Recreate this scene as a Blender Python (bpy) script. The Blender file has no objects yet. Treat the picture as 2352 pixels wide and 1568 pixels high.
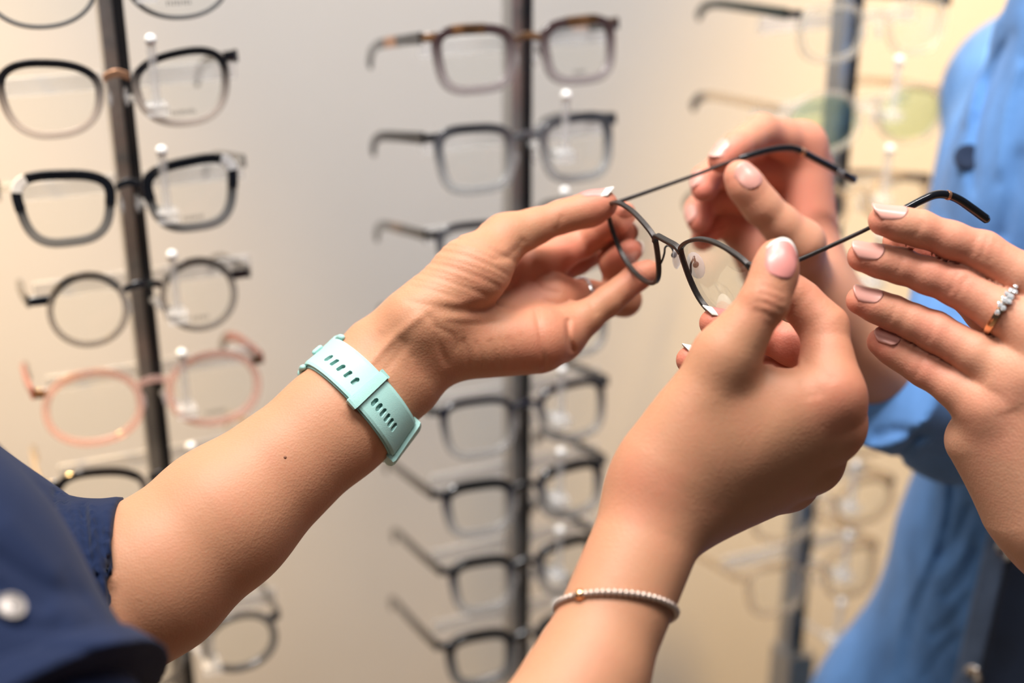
import bpy, bmesh, math, random
import numpy as np
from mathutils import Vector, Matrix
random.seed(7); RNG = np.random.default_rng(7)
SC = bpy.context.scene
COL = SC.collection

# ------------------------------------------------------------------ camera, world, lights, exposure
CAM_H, PITCH, FPX = 1.45, math.radians(23.0), 2352 * 50.0 / 36.0
cd = bpy.data.cameras.new('camera'); cam = bpy.data.objects.new('camera', cd); COL.objects.link(cam)
cam.location = (0, 0, CAM_H); cam.rotation_euler = (math.radians(90) - PITCH, 0, 0)
cd.lens = 50; cd.sensor_width = 36; cd.clip_start = 0.01
cd.dof.use_dof = True; cd.dof.focus_distance = 0.638; cd.dof.aperture_fstop = 3.4
SC.camera = cam
SC.view_settings.view_transform = 'Standard'; SC.view_settings.look = 'None'
SC.view_settings.gamma = 1.0; SC.view_settings.use_curve_mapping = False
SC.view_settings.exposure = 0.0
SC.cycles.sample_clamp_indirect = 4.0
w = bpy.data.worlds.new('world'); SC.world = w; w.use_nodes = True
w.node_tree.nodes['Background'].inputs[0].default_value = (0.80, 0.86, 1.0, 1)
w.node_tree.nodes['Background'].inputs[1].default_value = 0.07

def light(name, kind, loc, target, energy, color, size=0.3, size_y=None, spot=60, blend=0.6):
    l = bpy.data.lights.new(name, kind); o = bpy.data.objects.new(name, l); COL.objects.link(o)
    o.location = loc; l.energy = energy; l.color = color
    o.rotation_euler = (Vector(target) - Vector(loc)).to_track_quat('-Z', 'Y').to_euler()
    if kind == 'AREA':
        l.shape = 'RECTANGLE'; l.size = size; l.size_y = size_y or size
    if kind == 'SPOT':
        l.spot_size = math.radians(spot); l.spot_blend = blend; l.shadow_soft_size = size
    return o
light('ceiling_key_fill', 'AREA', (-0.35, 0.62, 2.75), (-0.12, 0.62, 1.2), 28, (1.0, 0.95, 0.90), 0.5, 0.5)
light('ceiling_key_fill', 'AREA', (-0.9, -0.35, 2.75), (0.0, 0.7, 1.2), 10, (1.0, 0.95, 0.90), 0.6, 0.6)  # fill lamp added on the camera side, no known fixture
light('wall_fill_strip', 'AREA', (0.10, 0.45, 2.75), (0.0, 1.15, 1.0), 44, (1.0, 0.97, 0.95), 1.6, 0.2)  # strip added to brighten the wall
light('ceiling_spotlight', 'SPOT', (-0.75, 0.45, 2.45), (-0.47, 0.95, 0.80), 270, (1.0, 0.62, 0.22), 0.05, spot=32, blend=1.0)
light('ceiling_spotlight', 'SPOT', (0.72, 0.75, 2.45), (0.46, 1.30, 0.56), 260, (1.0, 0.62, 0.22), 0.05, spot=40, blend=1.0)

# camera-space millimetres (x right, y up, z back) -> world metres
MW = Matrix.Translation(cam.location) @ cam.rotation_euler.to_matrix().to_4x4()
MWn = np.array(MW)
def C(px, py, d): return np.array([(px - 1176) / FPX * d, -(py - 784) / FPX * d, -d], float)
def W(v):
    v = np.asarray(v, float) / 1000.0
    return v @ MWn[:3, :3].T + MWn[:3, 3]
UPC = np.array([0, math.cos(PITCH), math.sin(PITCH)])      # world up in camera space

# ------------------------------------------------------------------ materials
def node_mat(name):
    m = bpy.data.materials.new(name); m.use_nodes = True
    nt = m.node_tree; b = nt.nodes['Principled BSDF']
    return m, nt, b
def L(nt, a, b): nt.links.new(a, b)
def mat(name, col, rough=0.5, metal=0.0, noise=0.0, scale=40.0, bump=0.0, bscale=400.0, coat=0.0, trans=0.0, ior=1.45, sheen=0.0, spec=0.5):
    m, nt, b = node_mat(name)
    b.inputs['Base Color'].default_value = (*col, 1); b.inputs['Roughness'].default_value = rough
    b.inputs['Metallic'].default_value = metal; b.inputs['Coat Weight'].default_value = coat
    b.inputs['Transmission Weight'].default_value = trans; b.inputs['IOR'].default_value = ior
    b.inputs['Sheen Weight'].default_value = sheen; b.inputs['Specular IOR Level'].default_value = spec
    tc = nt.nodes.new('ShaderNodeTexCoord')
    if noise > 0:
        n = nt.nodes.new('ShaderNodeTexNoise'); n.inputs['Scale'].default_value = scale; n.inputs['Detail'].default_value = 4
        L(nt, tc.outputs['Object'], n.inputs['Vector'])
        r = nt.nodes.new('ShaderNodeValToRGB')
        r.color_ramp.elements[0].position = 0.3; r.color_ramp.elements[1].position = 0.7
        r.color_ramp.elements[0].color = (*[c * (1 - noise) for c in col], 1)
        r.color_ramp.elements[1].color = (*[min(1, c * (1 + noise)) for c in col], 1)
        L(nt, n.outputs['Fac'], r.inputs['Fac']); L(nt, r.outputs['Color'], b.inputs['Base Color'])
    if bump > 0:
        n2 = nt.nodes.new('ShaderNodeTexNoise'); n2.inputs['Scale'].default_value = bscale
        L(nt, tc.outputs['Object'], n2.inputs['Vector'])
        bp = nt.nodes.new('ShaderNodeBump'); bp.inputs['Strength'].default_value = bump; bp.inputs['Distance'].default_value = 0.001
        L(nt, n2.outputs['Fac'], bp.inputs['Height']); L(nt, bp.outputs['Normal'], b.inputs['Normal'])
    return m
def thin_glass(name, tint=(1, 1, 1), gloss=0.06):
    m, nt, b = node_mat(name); nt.nodes.remove(b)
    out = nt.nodes['Material Output']
    t = nt.nodes.new('ShaderNodeBsdfTransparent'); t.inputs[0].default_value = (*tint, 1)
    g = nt.nodes.new('ShaderNodeBsdfGlossy'); g.inputs['Roughness'].default_value = 0.02
    lw = nt.nodes.new('ShaderNodeLayerWeight'); lw.inputs['Blend'].default_value = 0.25
    mt = nt.nodes.new('ShaderNodeMath'); mt.operation = 'MULTIPLY_ADD'; mt.inputs[1].default_value = 0.3; mt.inputs[2].default_value = gloss
    L(nt, lw.outputs['Fresnel'], mt.inputs[0])
    mx = nt.nodes.new('ShaderNodeMixShader'); L(nt, mt.outputs[0], mx.inputs[0]); L(nt, t.outputs[0], mx.inputs[1]); L(nt, g.outputs[0], mx.inputs[2])
    L(nt, mx.outputs[0], out.inputs['Surface']); return m
def clear_plastic(name, col, opac):
    """translucent acetate: part see-through, part coloured plastic"""
    m, nt, b = node_mat(name); out = nt.nodes['Material Output']
    b.inputs['Base Color'].default_value = (*col, 1); b.inputs['Roughness'].default_value = 0.15
    t = nt.nodes.new('ShaderNodeBsdfTransparent'); t.inputs[0].default_value = (*[0.5 + 0.5 * c for c in col], 1)
    mx = nt.nodes.new('ShaderNodeMixShader'); mx.inputs[0].default_value = opac
    L(nt, t.outputs[0], mx.inputs[1]); L(nt, b.outputs[0], mx.inputs[2]); L(nt, mx.outputs[0], out.inputs['Surface']); return m
def fade_plastic(name, top, low, z0, z1, o_top=1.0, o_low=0.6):
    """acetate laminated dark at the brow and paler below"""
    m, nt, b = node_mat(name); out = nt.nodes['Material Output']
    tc = nt.nodes.new('ShaderNodeTexCoord'); sp = nt.nodes.new('ShaderNodeSeparateXYZ'); L(nt, tc.outputs['Object'], sp.inputs[0])
    mr = nt.nodes.new('ShaderNodeMapRange'); mr.inputs['From Min'].default_value = z0; mr.inputs['From Max'].default_value = z1
    L(nt, sp.outputs['Z'], mr.inputs['Value'])
    rp = nt.nodes.new('ShaderNodeValToRGB'); rp.color_ramp.elements[0].color = (*low, 1); rp.color_ramp.elements[1].color = (*top, 1)
    L(nt, mr.outputs[0], rp.inputs['Fac']); L(nt, rp.outputs['Color'], b.inputs['Base Color']); b.inputs['Roughness'].default_value = 0.15
    m2 = nt.nodes.new('ShaderNodeMapRange'); m2.inputs['To Min'].default_value = o_low; m2.inputs['To Max'].default_value = o_top
    L(nt, mr.outputs[0], m2.inputs['Value'])
    t = nt.nodes.new('ShaderNodeBsdfTransparent'); mx = nt.nodes.new('ShaderNodeMixShader')
    L(nt, m2.outputs[0], mx.inputs[0]); L(nt, t.outputs[0], mx.inputs[1]); L(nt, b.outputs[0], mx.inputs[2]); L(nt, mx.outputs[0], out.inputs['Surface'])
    return m
def skin_mat(name, base, red):
    m, nt, b = node_mat(name)
    at = nt.nodes.new('ShaderNodeAttribute'); at.attribute_name = 'flush'
    tc = nt.nodes.new('ShaderNodeTexCoord')
    n = nt.nodes.new('ShaderNodeTexNoise'); n.inputs['Scale'].default_value = 55; n.inputs['Detail'].default_value = 5; n.inputs['Roughness'].default_value = 0.65
    L(nt, tc.outputs['Object'], n.inputs['Vector'])
    add = nt.nodes.new('ShaderNodeMath'); add.operation = 'MULTIPLY_ADD'; add.inputs[1].default_value = 0.8; add.inputs[2].default_value = -0.40
    L(nt, n.outputs['Fac'], add.inputs[0])
    s = nt.nodes.new('ShaderNodeMath'); s.operation = 'ADD'; s.use_clamp = True
    L(nt, add.outputs[0], s.inputs[0]); L(nt, at.outputs['Fac'], s.inputs[1])
    mx = nt.nodes.new('ShaderNodeMix'); mx.data_type = 'RGBA'
    mx.inputs['A'].default_value = (*base, 1); mx.inputs['B'].default_value = (*red, 1)
    L(nt, s.outputs[0], mx.inputs['Factor']); L(nt, mx.outputs['Result'], b.inputs['Base Color'])
    b.inputs['Subsurface Weight'].default_value = 0.35; b.inputs['Subsurface Radius'].default_value = (1.0, 0.32, 0.18); b.inputs['Subsurface Scale'].default_value = 0.004
    b.inputs['Roughness'].default_value = 0.55; b.inputs['Specular IOR Level'].default_value = 0.3
    v = nt.nodes.new('ShaderNodeTexVoronoi'); v.inputs['Scale'].default_value = 900; L(nt, tc.outputs['Object'], v.inputs['Vector'])
    n2 = nt.nodes.new('ShaderNodeTexNoise'); n2.inputs['Scale'].default_value = 260; n2.inputs['Detail'].default_value = 4; L(nt, tc.outputs['Object'], n2.inputs['Vector'])
    ad = nt.nodes.new('ShaderNodeMath'); ad.operation = 'ADD'; L(nt, v.outputs['Distance'], ad.inputs[0]); L(nt, n2.outputs['Fac'], ad.inputs[1])
    bp = nt.nodes.new('ShaderNodeBump'); bp.inputs['Strength'].default_value = 0.16; bp.inputs['Distance'].default_value = 0.0006
    L(nt, ad.outputs[0], bp.inputs['Height']); L(nt, bp.outputs['Normal'], b.inputs['Normal'])
    return m
def cloth_mat(name, col, var, scale, weave=1600, sheen=0.2):
    m, nt, b = node_mat(name)
    tc = nt.nodes.new('ShaderNodeTexCoord')
    n = nt.nodes.new('ShaderNodeTexNoise'); n.inputs['Scale'].default_value = scale; n.inputs['Detail'].default_value = 6; L(nt, tc.outputs['Object'], n.inputs['Vector'])
    r = nt.nodes.new('ShaderNodeValToRGB'); r.color_ramp.elements[0].position = 0.32; r.color_ramp.elements[1].position = 0.68
    r.color_ramp.elements[0].color = (*[c * (1 - var) for c in col], 1); r.color_ramp.elements[1].color = (*[min(1, c * (1 + var)) for c in col], 1)
    L(nt, n.outputs['Fac'], r.inputs['Fac']); L(nt, r.outputs['Color'], b.inputs['Base Color'])
    b.inputs['Roughness'].default_value = 0.85; b.inputs['Sheen Weight'].default_value = sheen; b.inputs['Specular IOR Level'].default_value = 0.2
    wv = nt.nodes.new('ShaderNodeTexWave'); wv.inputs['Scale'].default_value = weave; wv.inputs['Distortion'].default_value = 1.5; L(nt, tc.outputs['Object'], wv.inputs['Vector'])
    bp = nt.nodes.new('ShaderNodeBump'); bp.inputs['Strength'].default_value = 0.25; bp.inputs['Distance'].default_value = 0.0004
    L(nt, wv.outputs['Fac'], bp.inputs['Height']); L(nt, bp.outputs['Normal'], b.inputs['Normal'])
    return m
M = {}
M['skin_tan'] = skin_mat('skin_tan', (0.435, 0.21, 0.118), (0.53, 0.175, 0.115))
M['skin_fair'] = skin_mat('skin_fair', (0.52, 0.26, 0.16), (0.59, 0.20, 0.14))
M['nail_pink'] = mat('nail_pink', (0.56, 0.215, 0.19), 0.38, coat=0.05)
M['nail_bare'] = mat('nail_bare', (0.58, 0.29, 0.24), 0.32, coat=0.1)
M['nail_white'] = mat('nail_white', (0.68, 0.64, 0.58), 0.38, coat=0.05)
M['navy'] = cloth_mat('navy_cotton', (0.004, 0.011, 0.040), 0.25, 14, sheen=0.05)
M['denim'] = cloth_mat('light_denim', (0.088, 0.215, 0.48), 0.28, 22, 1400, 0.1)
M['denim_dark'] = cloth_mat('dark_denim', (0.11, 0.17, 0.29), 0.2, 60, 1400)
M['undershirt'] = cloth_mat('dark_knit', (0.008, 0.018, 0.045), 0.3, 30)
M['strap'] = mat('mint_silicone', (0.30, 0.52, 0.48), 0.45, bump=0.15, bscale=2500, spec=0.35)
M['gunmetal'] = mat('gunmetal', (0.045, 0.040, 0.038), 0.38, 0.75, noise=0.15, scale=900)
M['black_gloss'] = mat('black_acetate', (0.006, 0.007, 0.010), 0.12, coat=0.4)
M['tortoise'] = mat('tortoise_acetate', (0.10, 0.05, 0.022), 0.14, noise=0.8, scale=120, coat=0.4)
M['copper'] = mat('copper_core', (0.55, 0.30, 0.18), 0.3, 0.8)
M['mark_white'] = mat('printed_grey', (0.55, 0.56, 0.58), 0.5)
M['mark_dark'] = clear_plastic('printed_smoke', (0.04, 0.04, 0.05), 0.75)
M['lens'] = thin_glass('lens_glass', (0.992, 0.997, 0.992), 0.008)
M['lens_green'] = thin_glass('lens_green', (0.86, 0.95, 0.82), 0.05)
M['pad'] = clear_plastic('clear_silicone', (0.85, 0.86, 0.88), 0.35)
M['silver'] = mat('polished_silver', (0.72, 0.70, 0.68), 0.18, 1.0)
M['rose_gold'] = mat('rose_gold', (0.80, 0.47, 0.26), 0.2, 1.0)
M['gem'] = mat('cut_stone', (0.86, 0.88, 0.90), 0.05, 0.6, coat=1.0)
M['bead'] = mat('silver_bead', (0.46, 0.37, 0.32), 0.28, 0.7)
M['rail'] = mat('brushed_aluminium', (0.42, 0.42, 0.42), 0.38, 0.85, noise=0.08, scale=200)
M['slot'] = mat('dark_slot', (0.012, 0.013, 0.016), 0.35)
M['acrylic'] = clear_plastic('clear_acrylic', (0.90, 0.90, 0.90), 0.30)
M['rod_glint'] = mat('white_glint', (0.90, 0.90, 0.88), 0.12, coat=0.6)  # white that paints the bright highlight of the clear rods
M['wall'] = mat('satin_wall', (0.70, 0.665, 0.62), 0.55, noise=0.03, scale=3, bump=0.03, bscale=60)
M['floor'] = mat('wood_floor', (0.30, 0.22, 0.15), 0.5, noise=0.2, scale=6)

# ------------------------------------------------------------------ mesh helpers
def add_mesh(name, v, f, material, parent=None, smooth=True, loc=(0, 0, 0)):
    me = bpy.data.meshes.new(name); v = np.asarray(v, float) - np.asarray(loc, float)
    me.from_pydata(v.tolist(), [], [list(map(int, q)) for q in f]); me.update()
    if smooth: me.polygons.foreach_set('use_smooth', [True] * len(me.polygons))
    mats = material if isinstance(material, (list, tuple)) else [material]
    for mm in mats: me.materials.append(mm)
    o = bpy.data.objects.new(name, me); COL.objects.link(o)
    if parent is not None: o.parent = parent
    return o
def fix_normals(o):
    bm = bmesh.new(); bm.from_mesh(o.data); bmesh.ops.recalc_face_normals(bm, faces=bm.faces[:]); bm.to_mesh(o.data); bm.free()
def tag(o, label=None, cat=None, group=None, kind=None):
    if label: o['label'] = label
    if cat: o['category'] = cat
    if group: o['group'] = group
    if kind: o['kind'] = kind
    return o
def empty(name, loc, rot=None, label=None, cat=None, group=None):
    o = bpy.data.objects.new(name, None); COL.objects.link(o); o.location = loc; o.empty_display_size = 0.02
    if rot is not None: o.rotation_euler = rot
    tag(o, label, cat, group); return o
class MB:
    def __init__(s): s.v = []; s.f = []; s.n = 0
    def add(s, v, f):
        v = np.asarray(v, float); s.v.append(v); s.f += [[i + s.n for i in q] for q in f]; s.n += len(v); return s
    def box(s, c, h):
        c = np.asarray(c, float); h = np.asarray(h, float)
        v = [c + h * np.array([x, y, z]) for x in (-1, 1) for y in (-1, 1) for z in (-1, 1)]
        return s.add(v, [(0, 1, 3, 2), (4, 6, 7, 5), (0, 4, 5, 1), (2, 3, 7, 6), (0, 2, 6, 4), (1, 5, 7, 3)])
    def sphere(s, c, r, n=12, m=8, sc=(1, 1, 1)):
        v = [[0, 0, 1]]; f = []
        for i in range(1, m):
            for j in range(n):
                a, b = math.pi * i / m, 2 * math.pi * j / n
                v.append([math.sin(a) * math.cos(b), math.sin(a) * math.sin(b), math.cos(a)])
        v.append([0, 0, -1]); e = len(v) - 1
        for j in range(n): f.append((0, 1 + j, 1 + (j + 1) % n)); f.append((e, e - n + (j + 1) % n, e - n + j))
        for i in range(m - 2):
            for j in range(n):
                a = 1 + i * n; f.append((a + j, a + n + j, a + n + (j + 1) % n, a + (j + 1) % n))
        return s.add(np.array(v) * r * np.asarray(sc) + np.asarray(c, float), f)
    def rings(s, R, closed=False, cap=True):
        R = [np.asarray(r, float) for r in R]; n = len(R[0]); v = np.concatenate(R); f = []; m = len(R)
        for i in range(m if closed else m - 1):
            a, b = i * n, ((i + 1) % m) * n
            for j in range(n): f.append((a + j, a + (j + 1) % n, b + (j + 1) % n, b + j))
        if cap and not closed:
            f.append(tuple(range(n - 1, -1, -1))); f.append(tuple(range((m - 1) * n, m * n)))
        return s.add(v, f)
    def tube(s, path, rad, n=10, closed=False, up=(0, 0, 1), flat=1.0, dome=False):
        """round (or flattened along `up`) tube along a path"""
        p = np.asarray(path, float); m = len(p); rad = np.broadcast_to(np.asarray(rad, float), (m,)); R = []
        t = np.roll(p, -1, 0) - np.roll(p, 1, 0) if closed else np.gradient(p, axis=0)
        t /= np.linalg.norm(t, axis=1)[:, None] + 1e-12; u = np.asarray(up, float)
        for i in range(m):
            b = u - t[i] * (u @ t[i])
            if np.linalg.norm(b) < 1e-6: b = np.array([1.0, 0, 0]) - t[i] * t[i][0]
            b /= np.linalg.norm(b); c = np.cross(t[i], b)
            R.append([p[i] + rad[i] * (math.cos(a) * c + flat * math.sin(a) * b) for a in np.arange(n) * 2 * math.pi / n])
        if dome and not closed:
            a0, a1 = np.asarray(R[0]), np.asarray(R[-1]); 
            R = [p[0] + (a0 - p[0]) * q - t[0] * rad[0] * math.sqrt(1 - q * q) for q in (0.25, 0.7)] + R + [p[-1] + (a1 - p[-1]) * q + t[-1] * rad[-1] * math.sqrt(1 - q * q) for q in (0.7, 0.25)]
        return s.rings(R, closed)
    def strip(s, path, wv, hw, nv, hn, closed=False, bev=0.3):
        """bevelled bar: section axes per point wv (half hw) and nv (half hn)"""
        p = np.asarray(path, float); m = len(p)
        wv = np.broadcast_to(np.asarray(wv, float), (m, 3)); nv = np.broadcast_to(np.asarray(nv, float), (m, 3))
        hw = np.broadcast_to(np.asarray(hw, float), (m,)); hn = np.broadcast_to(np.asarray(hn, float), (m,)); R = []
        for i in range(m):
            q = bev * min(hw[i], hn[i]); a, b = hw[i], hn[i]
            R.append([p[i] + wv[i] * x + nv[i] * y for x, y in ((a, b - q), (a - q, b), (-a + q, b), (-a, b - q), (-a, -b + q), (-a + q, -b), (a - q, -b), (a, -b + q))])
        return s.rings(R, closed)
    def build(s, name, material, parent=None, smooth=True, world=True, loc=(0, 0, 0), auto=True):
        v = np.concatenate(s.v) if s.v else np.zeros((0, 3))
        if world: v = W(v)
        o = add_mesh(name, v, s.f, material, parent, smooth, loc); fix_normals(o)
        if smooth and auto: 
            try: o.data.set_sharp_from_angle(angle=math.radians(38))
            except Exception: pass
        return o
def catmull(pts, n=8, closed=False):
    p = np.asarray(pts, float); m = len(p); out = []
    for i in range(m if closed else m - 1):
        if closed: a, b, c, d = p[(i - 1) % m], p[i], p[(i + 1) % m], p[(i + 2) % m]
        else: a, b, c, d = p[max(i - 1, 0)], p[i], p[i + 1], p[min(i + 2, m - 1)]
        for k in range(n):
            t = k / n
            out.append(0.5 * ((2 * b) + (-a + c) * t + (2 * a - 5 * b + 4 * c - d) * t * t + (-a + 3 * b - 3 * c + d) * t ** 3))
    if not closed: out.append(p[-1])
    return np.array(out)

# ------------------------------------------------------------------ signed-distance bodies (skin, continuous surface)
def smin(a, b, k):
    if a is None: return b
    if b is None: return a
    h = np.maximum(k - np.abs(a - b), 0) / k
    return np.minimum(a, b) - h * h * k * 0.25
class Cone:
    def __init__(s, a, b, ra, rb, n=None, kf=1.0):
        s.a = np.asarray(a, float); s.ab = np.asarray(b, float) - s.a; s.ra = ra; s.rb = rb; s.l2 = s.ab @ s.ab + 1e-9
        s.kf = kf; s.n = None
        if n is not None:
            n = np.asarray(n, float); n = n - s.ab * (n @ s.ab) / s.l2; s.n = n / np.linalg.norm(n)
    def near(s, c, R):
        h = np.clip((c - s.a) @ s.ab / s.l2, 0, 1); return np.linalg.norm(c - s.a - h * s.ab) - max(s.ra, s.rb) < R + 36
    def __call__(s, P):
        v = P - s.a; h = np.clip(v @ s.ab / s.l2, 0, 1); v = v - h[:, None] * s.ab
        q = (v * v).sum(1)
        if s.n is not None: q = q + (s.kf ** 2 - 1) * (v @ s.n) ** 2
        d = np.sqrt(q) - (s.ra + h * (s.rb - s.ra))
        return d / (s.kf ** 0.5)
class Limb:
    def __init__(s): s.base = []; s.fingers = []; s.feat = []; s.flush = []; s.cuts = []
    def b(s, p, q, ra, rb, k=10.0, n=None, kf=1.0): s.base.append((Cone(C(*p), C(*q), ra, rb, n, kf), k)); return s
    def finger(s, joints, kj=7.0, kc=3.0, ks=0.7):
        """joints: (px, py, depth, radius) from knuckle to tip; slimmer between the joints"""
        J = [(C(*j[:3]), j[3]) for j in joints]; cones = []
        for i in range(len(J) - 1):
            (a, ra), (b, rb) = J[i], J[i + 1]; m = (a + b) / 2; rm = (ra + rb) / 2 * (0.955 if i < len(J) - 2 else 1.0)
            cones += [Cone(a, m, ra, rm), Cone(m, b, rm, rb)]
        s.fingers.append((cones, kj, kc, ks)); return s
    def groove(s, pts, width, depth, dref, span=22): s.feat.append((catmull(np.array(pts, float), 5), width, depth, dref, span)); return s
    def tint(s, p, r, a): s.flush.append((C(*p), r, a)); return s
    def eval(s, P, c, R):
        D = None
        for co, k in s.base:
            if co.near(c, R): D = smin(D, co(P), k)
        base = D
        for cones, kj, kc, ks in s.fingers:
            F = None; pr = None
            for i, co in enumerate(cones):
                if co.near(c, R):
                    v = co(P); F = smin(F, v, kc)
                    if i < 2: pr = smin(pr, v, kc)
            if F is None: continue
            if pr is not None and base is not None: F = np.minimum(F, smin(base, pr, kj))
            D = F if D is None else np.minimum(D, F)
        for p, n in s.cuts:
            if D is not None: D = np.maximum(D, (P - p) @ n)
        if D is not None and s.feat:
            px = 1176 + FPX * P[:, 0] / -P[:, 2]; py = 784 + FPX * P[:, 1] / P[:, 2]; dz = -P[:, 2]
            x0, x1, y0, y1 = px.min(), px.max(), py.min(), py.max()
            for pts, w_, dep, dref, span in s.feat:
                if pts[:, 0].max() < x0 - 4 * w_ or pts[:, 0].min() > x1 + 4 * w_ or pts[:, 1].max() < y0 - 4 * w_ or pts[:, 1].min() > y1 + 4 * w_: continue
                dist2 = np.full(len(P), 1e9); a = pts[:-1]; d = pts[1:] - a; nseg = len(a)
                tt = np.zeros(len(P))
                for i in range(nseg):
                    l2 = d[i] @ d[i] + 1e-9; h = np.clip(((px - a[i, 0]) * d[i, 0] + (py - a[i, 1]) * d[i, 1]) / l2, 0, 1)
                    q = (px - a[i, 0] - h * d[i, 0]) ** 2 + (py - a[i, 1] - h * d[i, 1]) ** 2
                    b = q < dist2; dist2 = np.where(b, q, dist2); tt = np.where(b, (i + h) / nseg, tt)
                taper = np.clip(np.sin(np.pi * np.clip(tt, 0.0, 1.0)) * 2.2, 0, 1)
                D = D + dep * taper * np.exp(-dist2 / (w_ * w_)) * np.exp(-((dz - dref) / span) ** 4)
        return D
class Body:
    def __init__(s, limbs): s.limbs = limbs
    def raw(s, P):
        lo, hi = P.min(0), P.max(0); c = (lo + hi) / 2; R = np.linalg.norm(hi - lo) / 2; D = None
        for l in s.limbs: D = smin(D, l.eval(P, c, R), 8.0)
        return np.full(len(P), 99.0) if D is None else D
    def __call__(s, P, chunk=2048):
        return np.concatenate([s.raw(P[i:i + chunk]) for i in range(0, len(P), chunk)])
    def grad(s, P, e=0.25):
        T = np.array([[1, -1, -1], [-1, -1, 1], [-1, 1, -1], [1, 1, 1]], float)
        return sum(t * s(P + e * t)[:, None] for t in T) / (4 * e)
    def bounds(s):
        pts = []
        for l in s.limbs:
            for co in [q[0] for q in l.base] + [c for f in l.fingers for c in f[0]]:
                r = max(co.ra, co.rb); pts += [co.a - r, co.a + r, co.a + co.ab - r, co.a + co.ab + r]
        return np.min(pts, 0) - 4, np.max(pts, 0) + 4
    def mesh(s, h):
        B = 8; lo, hi = s.bounds(); nb = np.ceil((hi - lo) / (B * h)).astype(int) + 1
        S4 = 4; bl = []
        nbb = (nb + S4 - 1) // S4                                  # superblocks first
        g = np.stack(np.meshgrid(*[np.arange(n) for n in nbb], indexing='ij'), -1).reshape(-1, 3)
        off = np.stack(np.meshgrid(*[np.arange(S4)] * 3, indexing='ij'), -1).reshape(-1, 3)
        for q in g:
            cen = lo + (q * S4 + off + 0.5) * B * h
            d = s.raw(cen); k = np.abs(d) < 0.87 * B * h * 1.5 + 1
            if k.any(): bl.append((q * S4 + off)[k])
        bl = np.concatenate(bl); og = np.stack(np.meshgrid(*[np.arange(B + 1)] * 3, indexing='ij'), -1).reshape(-1, 3)
        cells = []; vals = []
        cor = np.array([[0, 0, 0], [1, 0, 0], [0, 1, 0], [1, 1, 0], [0, 0, 1], [1, 0, 1], [0, 1, 1], [1, 1, 1]])
        oc = np.stack(np.meshgrid(*[np.arange(B)] * 3, indexing='ij'), -1).reshape(-1, 3)
        for b in bl:
            d = s.raw(lo + (b * B + og) * h)
            if d.min() > 0 or d.max() < 0: continue
            d = d.reshape(B + 1, B + 1, B + 1)
            v8 = np.stack([d[c[0]:c[0] + B, c[1]:c[1] + B, c[2]:c[2] + B].reshape(-1) for c in cor], 1)
            k = (v8.min(1) < 0) & (v8.max(1) >= 0)
            if k.any(): cells.append(b * B + oc[k]); vals.append(v8[k])
        ci = np.concatenate(cells); v8 = np.concatenate(vals)
        acc = np.zeros((len(ci), 3)); cnt = np.zeros(len(ci))
        for a, b in ((0, 1), (2, 3), (4, 5), (6, 7), (0, 2), (1, 3), (4, 6), (5, 7), (0, 4), (1, 5), (2, 6), (3, 7)):
            x, y = v8[:, a], v8[:, b]; k = (x < 0) != (y < 0); t = np.where(k, x / np.where(k, x - y, 1), 0)
            acc += np.where(k[:, None], cor[a] + t[:, None] * (cor[b] - cor[a]), 0); cnt += k
        V = lo + (ci + acc / cnt[:, None]) * h
        for _ in range(2):
            G = s.grad(V); d = s(V); st = d[:, None] * G / np.maximum((G * G).sum(1), 0.25)[:, None]
            V = V - np.clip(st, -0.6 * h, 0.6 * h)
        N = ci.max(0) + 3; key = (ci[:, 0] * N[1] + ci[:, 1]) * N[2] + ci[:, 2]; o = np.argsort(key); sk = key[o]
        def look(c):
            kk = (c[:, 0] * N[1] + c[:, 1]) * N[2] + c[:, 2]; i = np.clip(np.searchsorted(sk, kk), 0, len(sk) - 1)
            return np.where(sk[i] == kk, o[i], -1)
        F = []
        for ax, (e, f1, f2) in enumerate(((1, 1, 2), (2, 0, 2), (4, 0, 1))):
            k = (v8[:, 0] < 0) != (v8[:, e] < 0); c = ci[k]; neg = v8[k, 0] < 0
            u = np.zeros(3, int); u[f1] = 1; w_ = np.zeros(3, int); w_[f2] = 1
            q = np.stack([look(c), look(c - u), look(c - u - w_), look(c - w_)], 1)
            fl = neg if ax != 1 else ~neg
            q = np.where(fl[:, None], q, q[:, ::-1]); F.append(q[(q >= 0).all(1)])
        return V, np.concatenate(F)
    def project(s, P, it=5):
        for _ in range(it):
            G = s.grad(P); d = s(P); P = P - d[:, None] * G / np.maximum((G * G).sum(1), 0.2)[:, None]
        G = s.grad(P); return P, G / np.linalg.norm(G, axis=1)[:, None]
def body_object(name, body, h, material, parent):
    V, F = body.mesh(h)
    fl = np.zeros(len(V))
    for l in body.limbs:
        for c, r, a in l.flush: fl = np.maximum(fl, a * np.exp(-((V - c) ** 2).sum(1) / (r * r))) if a > 0 else fl
    me = bpy.data.meshes.new(name); Vw = W(V) - np.array(parent.location)
    me.vertices.add(len(V)); me.vertices.foreach_set('co', Vw.astype(np.float32).ravel())
    me.loops.add(F.size); me.loops.foreach_set('vertex_index', F.ravel().astype(np.int32))
    me.polygons.add(len(F)); me.polygons.foreach_set('loop_start', (np.arange(len(F)) * 4).astype(np.int32))
    me.polygons.foreach_set('use_smooth', np.ones(len(F), bool)); me.update(calc_edges=True)
    at = me.attributes.new('flush', 'FLOAT', 'POINT'); at.data.foreach_set('value', fl.astype(np.float32))
    me.materials.append(material); o = bpy.data.objects.new(name, me); COL.objects.link(o); o.parent = parent
    return o
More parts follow.
